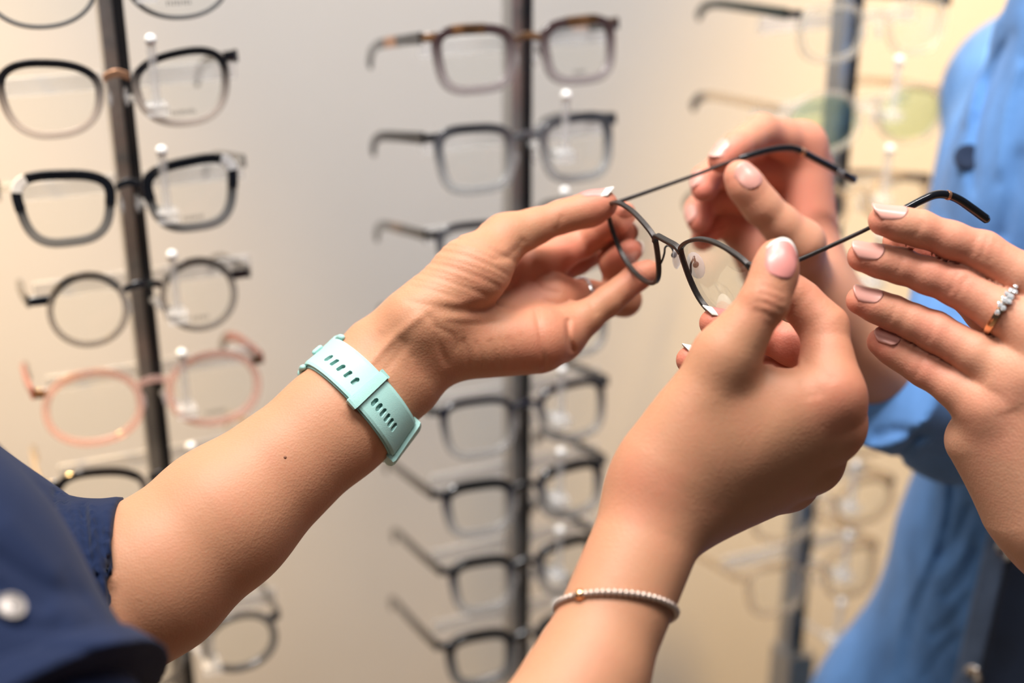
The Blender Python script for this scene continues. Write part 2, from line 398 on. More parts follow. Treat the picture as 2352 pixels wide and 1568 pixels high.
def fingernail(body, parent, dip, tip, dorsal, width, length, back, tipfrac, m_base, m_tip, ext=1.6, label=None):
    """nail plate laid on the fingertip: dip/tip are joints (px,py,depth), dorsal a camera-space direction"""
    a, b = C(*dip), C(*tip); ax = (b - a) / np.linalg.norm(b - a); dn = np.asarray(dorsal, float); dn -= ax * (dn @ ax); dn /= np.linalg.norm(dn)
    sd = np.cross(ax, dn); nu, nv = 15, 19; P = []; base = b - ax * back
    for j in range(nv):
        for i in range(nu):
            u = -1 + 2 * i / (nu - 1); v = j / (nv - 1)
            s0 = 0.26 * (1 - math.sqrt(max(0, 1 - (0.98 * u) ** 2))) ; s1 = 1.0 - 0.30 * abs(u) ** 2.2
            vv = s0 + (s1 - s0) * v; wd = width / 2 * (0.90 + 0.10 * math.sin(min(1, vv * 1.6) * math.pi / 2))
            P.append(base + ax * length * vv + sd * wd * u + dn * (7.5 if width < 9 else 9.0 if width < 11.5 else 13.0))
    P = np.array(P); Q = P - dn * 5.0
    # drop each sample on the skin along -dorsal
    t = np.zeros(len(P))
    for _ in range(24):
        d = body(P - dn * t[:, None]); t = np.clip(t + np.clip(d, -1, 1) * 0.8, 0, 18)
    S = (P - dn * t[:, None]).reshape(nv, nu, 3)
    lift = np.zeros((nv, nu, 1))
    arc = S @ dn; mid = arc[:, nu // 2].copy()
    vfree = max(2, int(nv * (1 - tipfrac) * 0.8))
    u = np.linspace(-1, 1, nu)
    drop = np.median((mid[2:vfree + 1, None] - arc[2:vfree + 1]), axis=0); drop = 0.5 * (drop + drop[::-1]); drop = np.clip(drop, 0, width * 0.33)
    jj = np.arange(0, vfree + 1); q2 = np.polyfit(jj, mid[:vfree + 1], 2); res = 0.5 * float(np.max(mid[:vfree + 1] - np.polyval(q2, jj)))
    for j in range(nv):
        if j <= vfree: hgt = np.polyval(q2, j) + res
        else: hgt = np.polyval(q2, vfree) + res + (2 * q2[0] * vfree + q2[1]) * 0.8 * (j - vfree)
        S[j] += dn * (hgt - drop - arc[j])[:, None]
    S = S + dn * (0.32 + 0.2 * np.linspace(0, 1, nv))[:, None, None]
    S[-4:] += ax * (ext * np.array([0.25, 0.5, 0.75, 1.0]))[:, None, None]
    V = np.concatenate([S.reshape(-1, 3), (S - dn * (np.where(np.arange(nv) < nv * (1 - tipfrac), 1.5, 0.6))[:, None, None]).reshape(-1, 3)]); n = nu * nv; f = []; mi = []
    for j in range(nv - 1):
        for i in range(nu - 1):
            k = j * nu + i; f.append((k, k + 1, k + nu + 1, k + nu)); f.append((n + k + nu, n + k + nu + 1, n + k + 1, n + k))
            w_ = 1 if j >= nv * (1 - tipfrac) + 1.5 * abs(u[i]) ** 2 * 0 - 0 else 0; mi += [w_, w_]
    rim = [j * nu for j in range(nv)] + [(nv - 1) * nu + i for i in range(1, nu)] + [j * nu + nu - 1 for j in range(nv - 2, -1, -1)] + list(range(nu - 2, 0, -1))
    for q in range(len(rim)):
        p0, p1 = rim[q], rim[(q + 1) % len(rim)]; f.append((p0, p1, n + p1, n + p0)); mi.append(1 if p0 >= nu * nv * (1 - tipfrac) else 0)
    o = add_mesh('fingernail', W(V), f, [m_base, m_tip], parent, True, parent.location)
    o.data.polygons.foreach_set('material_index', mi); fix_normals(o)
    if label: o['label'] = label
    return o

# ------------------------------------------------------------------ PERSON WITH THE NAVY SHIRT: left hand (watch), right hand (bracelet)
Z = (0, 0, 1)
LH = Limb()
LH.b((895, 848, 676), (780, 964, 662), 24.5, 25.5, 10, Z, 1.28).b((780, 964, 662), (510, 1192, 645), 25.0, 31.5, 10, Z, 1.12)
LH.b((510, 1192, 645), (350, 1326, 636), 31.5, 34, 10).b((350, 1326, 636), (150, 1450, 625), 34, 37, 10)
# palm: thenar, hypothenar, metacarpals, heel
LH.b((905, 838, 678), (975, 770, 684), 23.5, 20, 12, Z, 1.2)
LH.b((965, 745, 672), (1085, 628, 680), 19.5, 16.5, 9).b((1085, 628, 680), (1163, 550, 692), 16.5, 11, 9)
LH.b((1010, 795, 680), (1235, 782, 694), 16, 16, 10).b((990, 735, 694), (1222, 618, 722), 13, 11, 10)
LH.b((1000, 765, 696), (1242, 638, 734), 13, 11, 10).b((1010, 790, 696), (1266, 694, 716), 13, 10.5, 10).b((1020, 800, 690), (1290, 772, 704), 13, 11, 10)
LH.finger([(1160, 545, 692, 10.5), (1292, 497, 700, 7.9), (1352, 482, 702, 8.3), (1388, 468, 701, 6.6)], 8)             # thumb
LH.finger([(1222, 612, 722, 10.5), (1338, 556, 738, 8.4), (1400, 516, 728, 7.6), (1432, 492, 720, 6.4)], 7)            # index
LH.finger([(1242, 634, 736, 10), (1402, 552, 766, 8.4), (1420, 546, 746, 7.6), (1434, 536, 730, 6.4)], 7)              # middle
LH.finger([(1266, 680, 718, 10), (1434, 688, 744, 8.6), (1411, 602, 735, 7.6), (1445, 577, 724, 6.4)], 7)              # ring
LH.finger([(1288, 772, 704, 10), (1398, 690, 710, 7.4), (1455, 642, 712, 6.5), (1488, 622, 712, 5.6)], 7)              # little
for pts, wd, dp in (
    ([(985, 712), (1060, 712), (1120, 702), (1180, 660), (1205, 610), (1212, 565)], 13, 1.6),      # thenar crease
    ([(975, 720), (1000, 745), (1008, 790), (1030, 845)], 9, 0.7), ([(1228, 700), (1240, 760), (1250, 830), (1252, 855)], 7, 0.9),
    ([(1305, 728), (1306, 770), (1318, 812)], 7, 1.1), ([(1355, 690), (1362, 708), (1372, 724)], 7, 0.5),
    ([(1060, 775), (1075, 810), (1078, 850)], 8, 0.5), ([(1125, 775), (1135, 810), (1140, 850)], 9, 0.45), ([(1165, 770), (1180, 810), (1185, 850)], 9, 0.35),
    ([(1205, 545), (1190, 568), (1160, 592), (1130, 590)], 9, 0.5),
    ([(945, 625), (1010, 640), (1085, 665), (1140, 690)], 7, 0.45), ([(960, 600), (1030, 612), (1110, 640), (1165, 668)], 7, 0.45),
    ([(990, 575), (1060, 585), (1130, 612), (1180, 640)], 7, 0.45), ([(1030, 545), (1090, 558), (1150, 585), (1195, 605)], 7, 0.4),
    ([(935, 655), (1000, 668), (1070, 690)], 7, 0.4), ([(925, 690), (980, 700), (1040, 706)], 7, 0.4),
    ([(1270, 532), (1285, 515), (1290, 490)], 6, 0.35), ([(905, 770), (930, 790), (950, 830)], 8, 0.3), ([(880, 760), (850, 800), (835, 850)], 14, 0.4),
    ([(828, 858), (880, 800), (930, 754), (975, 716)], 11, -1.3), ([(860, 880), (905, 825), (945, 775)], 10, 0.5),
    ([(1050, 545), (1080, 520), (1115, 515)], 7, -0.3), ([(1310, 800), (1330, 770), (1350, 745)], 30, 0.0)):
    LH.groove(pts, wd, dp, 680, 34)
for pts, wd, dp in (([(950, 612), (1020, 628), (1100, 655)], 4.5, .3), ([(975, 590), (1045, 600), (1125, 628), (1170, 650)], 4.5, .3), ([(1010, 560), (1075, 572), (1145, 600)], 4.5, .3), ([(940, 640), (1005, 655), (1080, 680)], 4.5, .3), ([(1090, 780), (1105, 815), (1108, 850)], 5, .3), ([(1145, 770), (1158, 805), (1162, 848)], 5, .3), ([(1195, 760), (1205, 800), (1208, 845)], 5, .25),
    ([(1240, 690), (1285, 700), (1310, 690)], 6, .4), ([(1225, 640), (1250, 665), (1290, 672)], 6, .35), ([(1230, 600), (1262, 640)], 6, .35), ([(1020, 740), (1090, 745), (1170, 735)], 7, .3), ([(985, 745), (1040, 770), (1050, 810)], 6, .35)):
    LH.groove(pts, wd, dp, 685, 40)
for p, r, a in (((1388, 468, 701), 16, .8), ((1300, 495, 700), 14, .35), ((1432, 492, 720), 22, 1), ((1432, 536, 728), 18, 1), ((1449, 586, 722), 18, 1), ((1488, 622, 712), 16, .9), ((1300, 610, 730), 26, .9), ((1240, 660, 720), 22, .8), ((1230, 780, 690), 24, .55), ((1412, 600, 755), 24, .9), ((1130, 800, 685), 20, .35), ((1090, 620, 675), 20, .25)):
    LH.tint(p, r, a)
RH = Limb()
ELR = (1176 - 85 / 433 * FPX, 784 + 247 / 433 * FPX, 433)
RH.b((1508, 1180, 590), (1345, 1568, 558), 22.0, 21.5, 12, Z, 1.1).b((1345, 1568, 558), ELR, 21.5, 38, 12)
RH.b((1512, 1120, 590), (1905, 905, 594), 17, 13.5, 14).b((1522, 1150, 594), (1915, 980, 602), 17, 12.5, 14)
RH.b((1535, 1170, 601), (1868, 1062, 614), 16, 11.5, 14).b((1550, 1180, 607), (1812, 1112, 628), 15, 10.5, 14)
RH.b((1530, 1050, 588), (1665, 818, 582), 17, 12, 14).b((1600, 1010, 592), (1765, 905, 594), 15, 9.5, 18)
RH.finger([(1665, 818, 582, 11.5), (1756, 692, 579, 9.8), (1778, 632, 581, 9.2), (1786, 592, 583, 7.9)], 9)
RH.finger([(1908, 905, 594, 12.5), (1893, 752, 606, 10.2), (1838, 692, 609, 8.8), (1788, 652, 608, 7.4)], 8)
RH.finger([(1915, 985, 602, 11.5), (1880, 822, 632, 9.6), (1755, 765, 638, 8.4), (1640, 742, 634, 6.6)], 7)
RH.finger([(1870, 1065, 614, 11), (1862, 870, 646, 9.8), (1710, 838, 652, 8.2), (1585, 827, 645, 6.4)], 7)
RH.finger([(1812, 1115, 628, 10), (1785, 990, 660, 8), (1690, 930, 662, 7), (1640, 905, 658, 6)], 7)
for pts, wd, dp in (([(1735, 690), (1770, 700), (1800, 716)], 7, 0.55), ([(1738, 672), (1772, 682), (1803, 698)], 7, 0.5), ([(1728, 710), (1765, 722), (1795, 734)], 7, 0.4), ([(1742, 655), (1775, 663), (1805, 676)], 6, 0.3),
    ([(1775, 838), (1805, 842), (1838, 835)], 10, 0.8), ([(1840, 835), (1880, 850), (1920, 880)], 12, 0.3), ([(1850, 850), (1870, 880), (1885, 915)], 12, 0.35), ([(1840, 870), (1850, 890), (1860, 920)], 12, 0.3)):
    RH.groove(pts, wd, dp, 582, 30)
for p, r, a in (((1786, 600, 583), 16, .5), ((1760, 690, 574), 12, .5), ((1893, 752, 600), 18, .45), ((1640, 742, 630), 16, 1), ((1585, 827, 640), 16, 1), ((1800, 790, 625), 34, 1), ((1940, 920, 588), 18, .6), ((1480, 1110, 575), 20, .3)):
    RH.tint(p, r, a)
BR = Limb()                                                   # upper arms and shoulders under the shirt
SHR, SHL, EL_L, EL_R = np.array([-261., -45, -517]), np.array([-440., -5, -770]), C(150, 1450, 625), C(*ELR)
for a, b, ra, rb in ((EL_L, SHL, 40, 46), (EL_R, SHR, 38, 46), (SHL, SHR, 44, 44)): BR.base.append((Cone(a, b, ra, rb), 12))
bodyA = Body([LH, RH, BR])
pA = empty('person', W((SHR + SHL) / 2), None, 'person in navy shirt with mint watch, gripping the thin dark eyeglass frame by both rims', 'person')
body_object('body', bodyA, 1.05, M['skin_tan'], pA)
NP = (M['nail_pink'], M['nail_white'])
fingernail(bodyA, pA, (1352, 482, 702), (1388, 468, 701), (-0.42, 0.88, 0.22), 11, 14.5, 9.5, 0.24, *NP, ext=2.4)
fingernail(bodyA, pA, (1420, 546, 746), (1434, 536, 730), (0.85, 0.35, -0.1), 9.5, 11, 7, 0.2, *NP)
fingernail(bodyA, pA, (1411, 602, 735), (1445, 577, 724), (0.85, 0.35, 0.1), 9.5, 11, 7, 0.25, *NP)
fingernail(bodyA, pA, (1778, 632, 581), (1786, 592, 583), (0.10, 0.20, 0.97), 13.2, 16.5, 11.8, 0.12, *NP, ext=1.6)
fingernail(bodyA, pA, (1755, 765, 638), (1640, 742, 634), (0.1, 0.92, 0.25), 10, 12, 6.5, 0.3, *NP)
fingernail(bodyA, pA, (1700, 860, 652), (1585, 827, 645), (0.1, 0.92, 0.25), 9.5, 11, 6.5, 0.3, *NP)

# ------------------------------------------------------------------ PERSON WITH THE DENIM SHIRT: left hand (ring) near, right hand behind
CL = Limb()
ELC, ERC = np.array([340., -190, -720]), np.array([264., -42, -842])
SCL, SCR = np.array([480., 60, -730]), np.array([365., 170, -1000])
CL.finger([(2440, 690, 602, 11), (2258, 578, 608, 8.6), (2112, 525, 607, 7.6), (2030, 507, 606, 6.6)], 8)
CL.finger([(2400, 775, 598, 11.2), (2198, 656, 611, 8.7), (2066, 610, 613, 7.5), (1980, 590, 612, 6.4)], 8)
CL.finger([(2345, 872, 602, 10.8), (2145, 760, 615, 8.4), (2050, 718, 618, 7.3), (1976, 690, 618, 6.2)], 8)
CL.finger([(2272, 938, 608, 10.2), (2122, 846, 621, 7.6), (2066, 812, 624, 6.8), (2022, 785, 625, 5.9)], 8)
CL.finger([(2360, 800, 648, 12), (2180, 628, 642, 9.2), (2110, 575, 634, 8.6), (2066, 556, 630, 7.4)], 8)
CL.b((2440, 690, 602), (2500, 1180, 612), 12, 18, 12).b((2400, 775, 598), (2470, 1190, 610), 12, 19, 12).b((2345, 872, 602), (2420, 1190, 612), 11.5, 19, 12)
CL.b((2272, 938, 608), (2375, 1165, 614), 11, 19, 12).b((2242, 1010, 622), (2340, 1140, 624), 13.5, 17, 12).b((2360, 800, 648), (2470, 1150, 632), 13, 18, 14)
CL.base.append((Cone(C(2470, 1230, 618), ELC, 26, 38, Z, 1.1), 14))
for pts, wd, dp in (([(2215, 640), (2200, 655), (2178, 670)], 6, 0.3), ([(2225, 632), (2212, 655), (2195, 685)], 7, 0.4), ([(2205, 625), (2190, 645), (2175, 680)], 7, 0.4), ([(2270, 540), (2262, 565), (2250, 600)], 7, 0.4), ([(2250, 535), (2240, 560), (2228, 590)], 7, 0.35), ([(2290, 548), (2280, 575), (2270, 605)], 7, 0.3),
    ([(2122, 505), (2112, 525), (2102, 545)], 6, 0.3), ([(2075, 588), (2068, 608), (2060, 630)], 6, 0.3), ([(2060, 697), (2052, 718), (2042, 742)], 6, 0.3), ([(2150, 725), (2142, 755), (2128, 790)], 8, 0.35), ([(2120, 815), (2112, 845), (2100, 870)], 9, 0.3), ([(2260, 880), (2300, 900), (2320, 950)], 25, -0.5)):
    CL.groove(pts, wd, dp, 604, 20)
for p, r, a in (((2022, 507, 602), 13, .6), ((1975, 590, 607), 13, .7), ((1970, 690, 612), 13, .7), ((2022, 785, 620), 13, .7), ((2120, 846, 614), 16, .6), ((2145, 760, 608), 13, .45), ((2198, 656, 603), 13, .4), ((2258, 578, 600), 13, .35), ((2160, 600, 636), 40, 1), ((2272, 938, 600), 18, .35)):
    CL.tint(p, r, a)
CR = Limb()
CR.finger([(1838, 560, 736, 11.5), (1748, 472, 727, 9.6), (1714, 428, 724, 9.2), (1698, 402, 724, 7.6)], 9)
CR.finger([(1842, 335, 788, 12.4), (1748, 302, 764, 9.4), (1690, 338, 748, 8), (1655, 368, 743, 6.6)], 8)
CR.finger([(1855, 385, 800, 12), (1655, 392, 776, 9.2), (1622, 412, 762, 7.8), (1616, 436, 754, 6.5)], 8)
CR.finger([(1855, 440, 812, 11.5), (1630, 455, 792, 8.8), (1606, 482, 782, 7.6), (1606, 510, 774, 6.4)], 8)
CR.finger([(1845, 500, 820, 10.5), (1650, 515, 800, 7.8), (1622, 535, 792, 6.9), (1614, 552, 786, 6)], 8)
CR.b((1842, 335, 788), (1866, 620, 790), 12.4, 15, 12).b((1855, 385, 800), (1850, 620, 794), 12, 15, 12).b((1855, 440, 812), (1830, 620, 800), 11.5, 14, 12)
CR.b((1845, 500, 820), (1790, 620, 802), 11, 16, 12).b((1705, 530, 806), (1790, 640, 796), 12, 17, 12).b((1838, 560, 742), (1855, 690, 774), 12, 17, 14)
CR.b((1850, 640, 786), (1862, 700, 784), 22, 23, 14, Z, 1.1)
CR.base.append((Cone(C(1862, 700, 784), ERC, 23, 35), 14))
for pts, wd, dp in (([(1760, 620), (1750, 580), (1752, 540), (1770, 500)], 16, 0.9), ([(1640, 520), (1680, 505), (1730, 500)], 9, 0.4)): CR.groove(pts, wd, dp, 780, 40)
for p, r, a in (((1655, 368, 738), 24, .9), ((1616, 436, 750), 22, 1), ((1606, 510, 772), 22, 1), ((1614, 552, 786), 20, 1), ((1748, 302, 756), 24, .45), ((1760, 420, 790), 50, .8), ((1698, 402, 718), 14, .5), ((1830, 470, 760), 22, .4)):
    CR.tint(p, r, a)
BC = Limb()
for a, b, ra, rb in ((ELC, SCL, 38, 44), (ERC, SCR, 36, 44), (SCL, SCR, 44, 44)): BC.base.append((Cone(a, b, ra, rb), 12))
bodyC = Body([CL, CR, BC])
pC = empty('person', W((SCR + SCL) / 2), None, 'person in light blue denim shirt with stone-set ring, steadying both arms of the eyeglasses', 'person')
body_object('body', bodyC, 1.25, M['skin_fair'], pC)
NB = (M['nail_bare'], M['nail_bare'])
fingernail(bodyC, pC, (2112, 525, 607), (2030, 507, 606), (-0.05, 0.80, 0.6), 10.5, 14, 7.6, 0.15, *NB, ext=1.0)
fingernail(bodyC, pC, (2066, 610, 613), (1980, 590, 612), (-0.05, 0.62, 0.78), 10, 13, 7, 0.15, *NB, ext=1.0)
fingernail(bodyC, pC, (2050, 718, 618), (1976, 690, 618), (-0.05, 0.70, 0.7), 9.6, 12, 7, 0.15, *NB, ext=0.8)
fingernail(bodyC, pC, (2066, 812, 624), (2022, 785, 625), (-0.45, 0.72, 0.5), 8.5, 10.5, 6, 0.15, *NB, ext=0.8)
fingernail(bodyC, pC, (1714, 428, 724), (1698, 402, 724), (0.25, 0.15, 0.95), 12.5, 14, 10, 0.15, *NB, ext=0.8)
fingernail(bodyC, pC, (1690, 338, 748), (1655, 368, 743), (-0.55, 0.55, 0.6), 10, 12, 7.5, 0.15, *NB, ext=1.0)
fingernail(bodyC, pC, (1622, 412, 762), (1616, 436, 754), (-0.75, 0.2, 0.6), 9.5, 11, 8, 0.15, *NB, ext=1.0)
fingernail(bodyC, pC, (1606, 482, 782), (1606, 510, 774), (-0.80, 0.05, 0.6), 9.5, 11, 8, 0.15, *NB, ext=1.0)
# ------------------------------------------------------------------ clothing
def raycast(body, px, py, d0, d1, step=1.5):
    """nearest hit of the sight line through (px,py) with the body, as a camera-space point and its outward normal"""
    px = np.atleast_1d(np.asarray(px, float)); py = np.atleast_1d(np.asarray(py, float)); d = np.full(len(px), float(d0)); done = np.zeros(len(px), bool)
    D = lambda d: np.stack([(px - 1176) / FPX * d, -(py - 784) / FPX * d, -d], 1)
    for _ in range(int((d1 - d0) / step)):
        v = np.concatenate([body.raw(D(d)[i:i + 1]) for i in range(len(d))]); done |= v < 0.05
        if done.all(): break
        d = np.where(done, d, d + np.clip(v * 0.7, 0.1, step * 6))
    p = D(np.minimum(d, d1)); g = body.grad(p); return p, g / (np.linalg.norm(g, axis=1)[:, None] + 1e-9)
def wrap(body, c, axis, e1, n, rmax, smooth=0):
    """outline of the body around an axis: radius per angle"""
    axis = axis / np.linalg.norm(axis); e1 = e1 - axis * (e1 @ axis); e1 /= np.linalg.norm(e1); e2 = np.cross(axis, e1)
    th = np.arange(n) * 2 * np.pi / n; dr = np.cos(th)[:, None] * e1 + np.sin(th)[:, None] * e2; r = np.full(n, 3.0); go = np.ones(n, bool)
    for _ in range(200):
        d = body(c + dr * r[:, None]); go &= d < -0.02
        if not go.any(): break
        r = np.where(go, np.minimum(r + np.clip(-d * 0.6, 0.05, 3), rmax), r)
    if smooth:
        k = np.exp(-0.5 * (np.arange(-3 * smooth, 3 * smooth + 1) / smooth) ** 2); k /= k.sum()
        r = np.convolve(np.concatenate([r[-3 * smooth:], r, r[:3 * smooth]]), k, 'valid')
    return r, dr, axis
def sdf_mesh(name, body, h, material, parent, smooth=True):
    V, F = body.mesh(h); return add_mesh(name, W(V), F, material, parent, smooth, parent.location)
def grooves(limb, lst, dref, span):
    for pts, wd, dp in lst: limb.groove(pts, wd, dp, dref, span)

mp, mn = raycast(bodyA, 655, 1050, 560, 700); mb = MB(); mb.sphere(mp[0] - mn[0] * 0.35, 0.8, 10, 6); mb.build('mole', mat('brown_mole', (0.16, 0.065, 0.035), 0.7), pA, loc=pA.location)
SL = Limb()                                                   # left sleeve of the navy shirt, bunched above the cuff
SL.b((340, 1332, 636), (235, 1392, 630), 38.5, 42, 6).b((215, 1395, 628), (150, 1440, 625), 42, 45, 14)
SL.base.append((Cone(C(140, 1430, 628), SHL, 47, 48), 16))
SL.cuts.append((C(290, 1290, 634), np.array([0.985, 0.10, -0.10]) / np.linalg.norm([0.985, 0.10, -0.10])))
grooves(SL, [([(190, 1150), (200, 1250), (220, 1350), (240, 1440)], 9, 3.6), ([(160, 1170), (172, 1260), (195, 1340)], 8, 3.0), ([(225, 1190), (240, 1280), (252, 1380), (262, 1440)], 7, 2.2),
    ([(255, 1230), (266, 1310), (275, 1420)], 6, 1.0), ([(210, 1150), (212, 1230), (222, 1330)], 6, -2.2), ([(130, 1120), (120, 1170), (90, 1200)], 9, 2.2), ([(150, 1130), (148, 1180), (140, 1230)], 8, 1.8),
    ([(240, 1150), (248, 1240), (258, 1330)], 7, -1.2), ([(281, 1135), (290, 1220), (298, 1330), (300, 1430)], 3.5, 0.5), ([(60, 1110), (100, 1160), (120, 1230)], 12, 2.0)], 610, 60)
SR = Limb()                                                   # right sleeve, nearer
UA = (EL_R - SHR) / np.linalg.norm(EL_R - SHR); CUF = SHR + UA * 130
SR.base += [(Cone(SHR, SHR + UA * 70, 60, 62), 10), (Cone(SHR + UA * 70, CUF, 62, 61), 14)]
SR.cuts.append((CUF, UA))
grooves(SR, [([(-50, 1250), (60, 1330), (130, 1360), (220, 1370)], 26, 2.5), ([(-40, 1340), (40, 1370), (120, 1400)], 22, 2.0), ([(0, 1180), (80, 1260), (150, 1340)], 24, -1.2), ([(140, 1300), (190, 1370), (230, 1420)], 16, 1.2), ([(-20, 1400), (60, 1440), (160, 1440)], 20, 1.5)], 420, 60)
TA = Limb(); MID = (SHR + SHL) / 2
TA.base += [(Cone(SHL, SHR, 58, 58), 20), (Cone(MID - UPC * 70 + np.array([-70., 0, 0]), MID - UPC * 480 + np.array([-60., 0, 0]), 95, 115), 40)]
shirtA = Body([SL, SR, TA])
sdf_mesh('shirt', shirtA, 2.2, M['navy'], pA)
RC = Limb(); RC.base += [(Cone(CUF - UA * 2, CUF + UA * 9, 64.5, 69.0), 1)]
RC.cuts += [(CUF + UA * 9, UA), (CUF - UA * 2.5, -UA)]
RI = Limb(); RI.base += [(Cone(CUF - UA * 8, CUF + UA * 60, 56, 52), 1)]; RI.cuts += [(CUF + UA * 62, UA), (CUF - UA * 8, -UA)]  # navy tube added to put shade in the hollow under the cuff
grooves(RC, [([(0, 1470), (120, 1490), (260, 1500)], 10, 0.7), ([(150, 1475), (260, 1470), (340, 1500)], 10, -0.8)], 420, 60)
rcuff = Body([RC]); sdf_mesh('rolled_cuff', rcuff, 1.6, M['navy'], pA); sdf_mesh('sleeve_shade', Body([RI]), 2.5, M['navy'], pA)
ps, nsn = raycast(shirtA, 24, 1396, 300, 640)
q = ps[0]; mb = MB(); nrm = nsn[0]; t1 = np.cross(nrm, [0, 1, 0]); t1 /= np.linalg.norm(t1); t2 = np.cross(nrm, t1)
mb.rings([[q + nrm * hh + rr * (math.cos(a) * t1 + math.sin(a) * t2) for a in np.arange(24) * math.tau / 24] for hh, rr in ((-0.5, 4.6), (1.2, 4.6), (1.9, 4.4), (1.9, 3.9), (1.4, 3.4), (1.7, 2.0), (1.8, 0.3))])
mb.build('snap_button', mat('brushed_snap', (0.30, 0.27, 0.25), 0.5, 0.9), pA, loc=pA.location)['label'] = 'silver snap on the rolled navy sleeve'

TC = Limb()                                                   # loose denim shirt
rows = [(-123, 2455, 821, 92), (120, 2325, 848, 100), (450, 2196, 880, 108), (800, 2160, 921, 110), (1104, 2148, 958, 112), (1300, 2075, 985, 118), (1540, 2005, 1018, 126), (1760, 1850, 1050, 132), (2600, 1800, 1150, 135)]
rc = [((xl + r * FPX / d, y, d), r) for y, xl, d, r in rows]
for (a, ra), (b, rb) in zip(rc[:-1], rc[1:]): TC.b(a, b, ra, rb, 18)
TC.base.append((Cone(SCL, SCR, 62, 62), 30))
grooves(TC, [([(2330, 60), (2270, 200), (2240, 330), (2235, 460)], 14, 4.0), ([(2350, 130), (2310, 260), (2290, 420)], 16, -3.0), ([(2300, 20), (2250, 150), (2215, 300)], 12, -2.5), ([(2352, 330), (2320, 480), (2300, 560)], 20, 3),
    ([(2190, 1000), (2180, 1200), (2110, 1400), (2070, 1568)], 10, 2.2), ([(2170, 1000), (2160, 1200), (2080, 1400), (2040, 1568)], 8, -2.0), ([(2230, 1150), (2200, 1230), (2150, 1290)], 12, 3), ([(2250, 1250), (2210, 1330), (2160, 1380)], 12, 3), ([(2230, 1360), (2190, 1420), (2130, 1470)], 12, 2.5), ([(2210, 1450), (2160, 1500), (2120, 1568)], 12, 2.5), ([(2240, 1200), (2200, 1290), (2140, 1340)], 10, -2)], 860, 130)
SCs = Limb()                                                  # right sleeve of the denim shirt
SCs.base += [(Cone(C(2020, 880, 797), ERC, 36, 38), 8), (Cone(ERC, SCR, 40, 56), 16)]
na = ERC - C(2020, 880, 797); na /= np.linalg.norm(na)
SCs.cuts.append((C(2032, 895, 798), -na))
grooves(SCs, [([(2000, 1010), (2050, 990), (2120, 1000)], 12, 3), ([(2060, 1060), (2090, 1020), (2130, 990)], 12, 3)], 800, 80)
shirtC = Body([TC, SCs])
sdf_mesh('shirt', shirtC, 3.0, M['denim'], pC)
def patch(name, body, pl, pr_, m, parent, nu, off, thick, d0=700, d1=1200):
    """cloth strip between two sight-line polylines laid on the body"""
    nv = len(pl); g = [[a + (b - a) * k / (nu - 1) for k in range(nu)] for a, b in zip(np.asarray(pl, float), np.asarray(pr_, float))]
    g = np.array(g).reshape(-1, 2); p, n = raycast(body, g[:, 0], g[:, 1], d0, d1)
    R = np.concatenate([p + n * (off + thick), p + n * (off - 2.0)]); N = nu * nv; f = []
    for j in range(nv - 1):
        for i in range(nu - 1):
            k = j * nu + i; f += [(k, k + 1, k + nu + 1, k + nu), (N + k + nu, N + k + nu + 1, N + k + 1, N + k)]
    rim = [j * nu for j in range(nv)] + [(nv - 1) * nu + i for i in range(1, nu)] + [j * nu + nu - 1 for j in range(nv - 2, -1, -1)] + list(range(nu - 2, 0, -1))
    f += [(rim[q], rim[(q + 1) % len(rim)], N + rim[(q + 1) % len(rim)], N + rim[q]) for q in range(len(rim))]
    o = add_mesh(name, W(R), f, m, parent, True, parent.location); fix_normals(o); return o
yy = np.linspace(1150, 1760, 14); xr = lambda y: 2322 - (y - 1240) * 0.235; xw = 52
patch('button_placket', shirtC, [(xr(y) - xw, y) for y in yy], [(xr(y), y) for y in yy], M['denim_dark'], pC, 7, 0.6, 1.6)
patch('undershirt', shirtC, [(xr(y), y) for y in yy], [(xr(y) + 240, y) for y in yy], M['undershirt'], pC, 12, 0.2, 0.6)
def snap(px, py, body, r, m, parent, label, off=2.2):
    ps, ns = raycast(body, px, py, 700, 1200); q, nr = ps[0] + ns[0] * off, ns[0]; a1 = np.cross(nr, [0, 1, 0]); a1 /= np.linalg.norm(a1); a2 = np.cross(nr, a1); mb = MB()
    mb.rings([[q + nr * hh + rr * r * (math.cos(a) * a1 + math.sin(a) * a2) for a in np.arange(20) * math.tau / 20] for hh, rr in ((-2.0, 1), (1.0, 1), (1.7, 0.85), (1.6, 0.6), (1.2, 0.5), (1.3, 0.05))])
    o = mb.build('snap_button', m, parent, loc=parent.location); o['label'] = label
snap(2312, 1262, shirtC, 6.0, M['silver'], pC, 'pearly snap on the placket'); snap(2240, 1545, shirtC, 6.0, M['silver'], pC, 'pearly snap lower on the placket')
snap(2224, 362, shirtC, 8.5, M['undershirt'], pC, 'dark disc on the chest of the denim shirt', 0.5)  # small dark disc set on the shirt chest

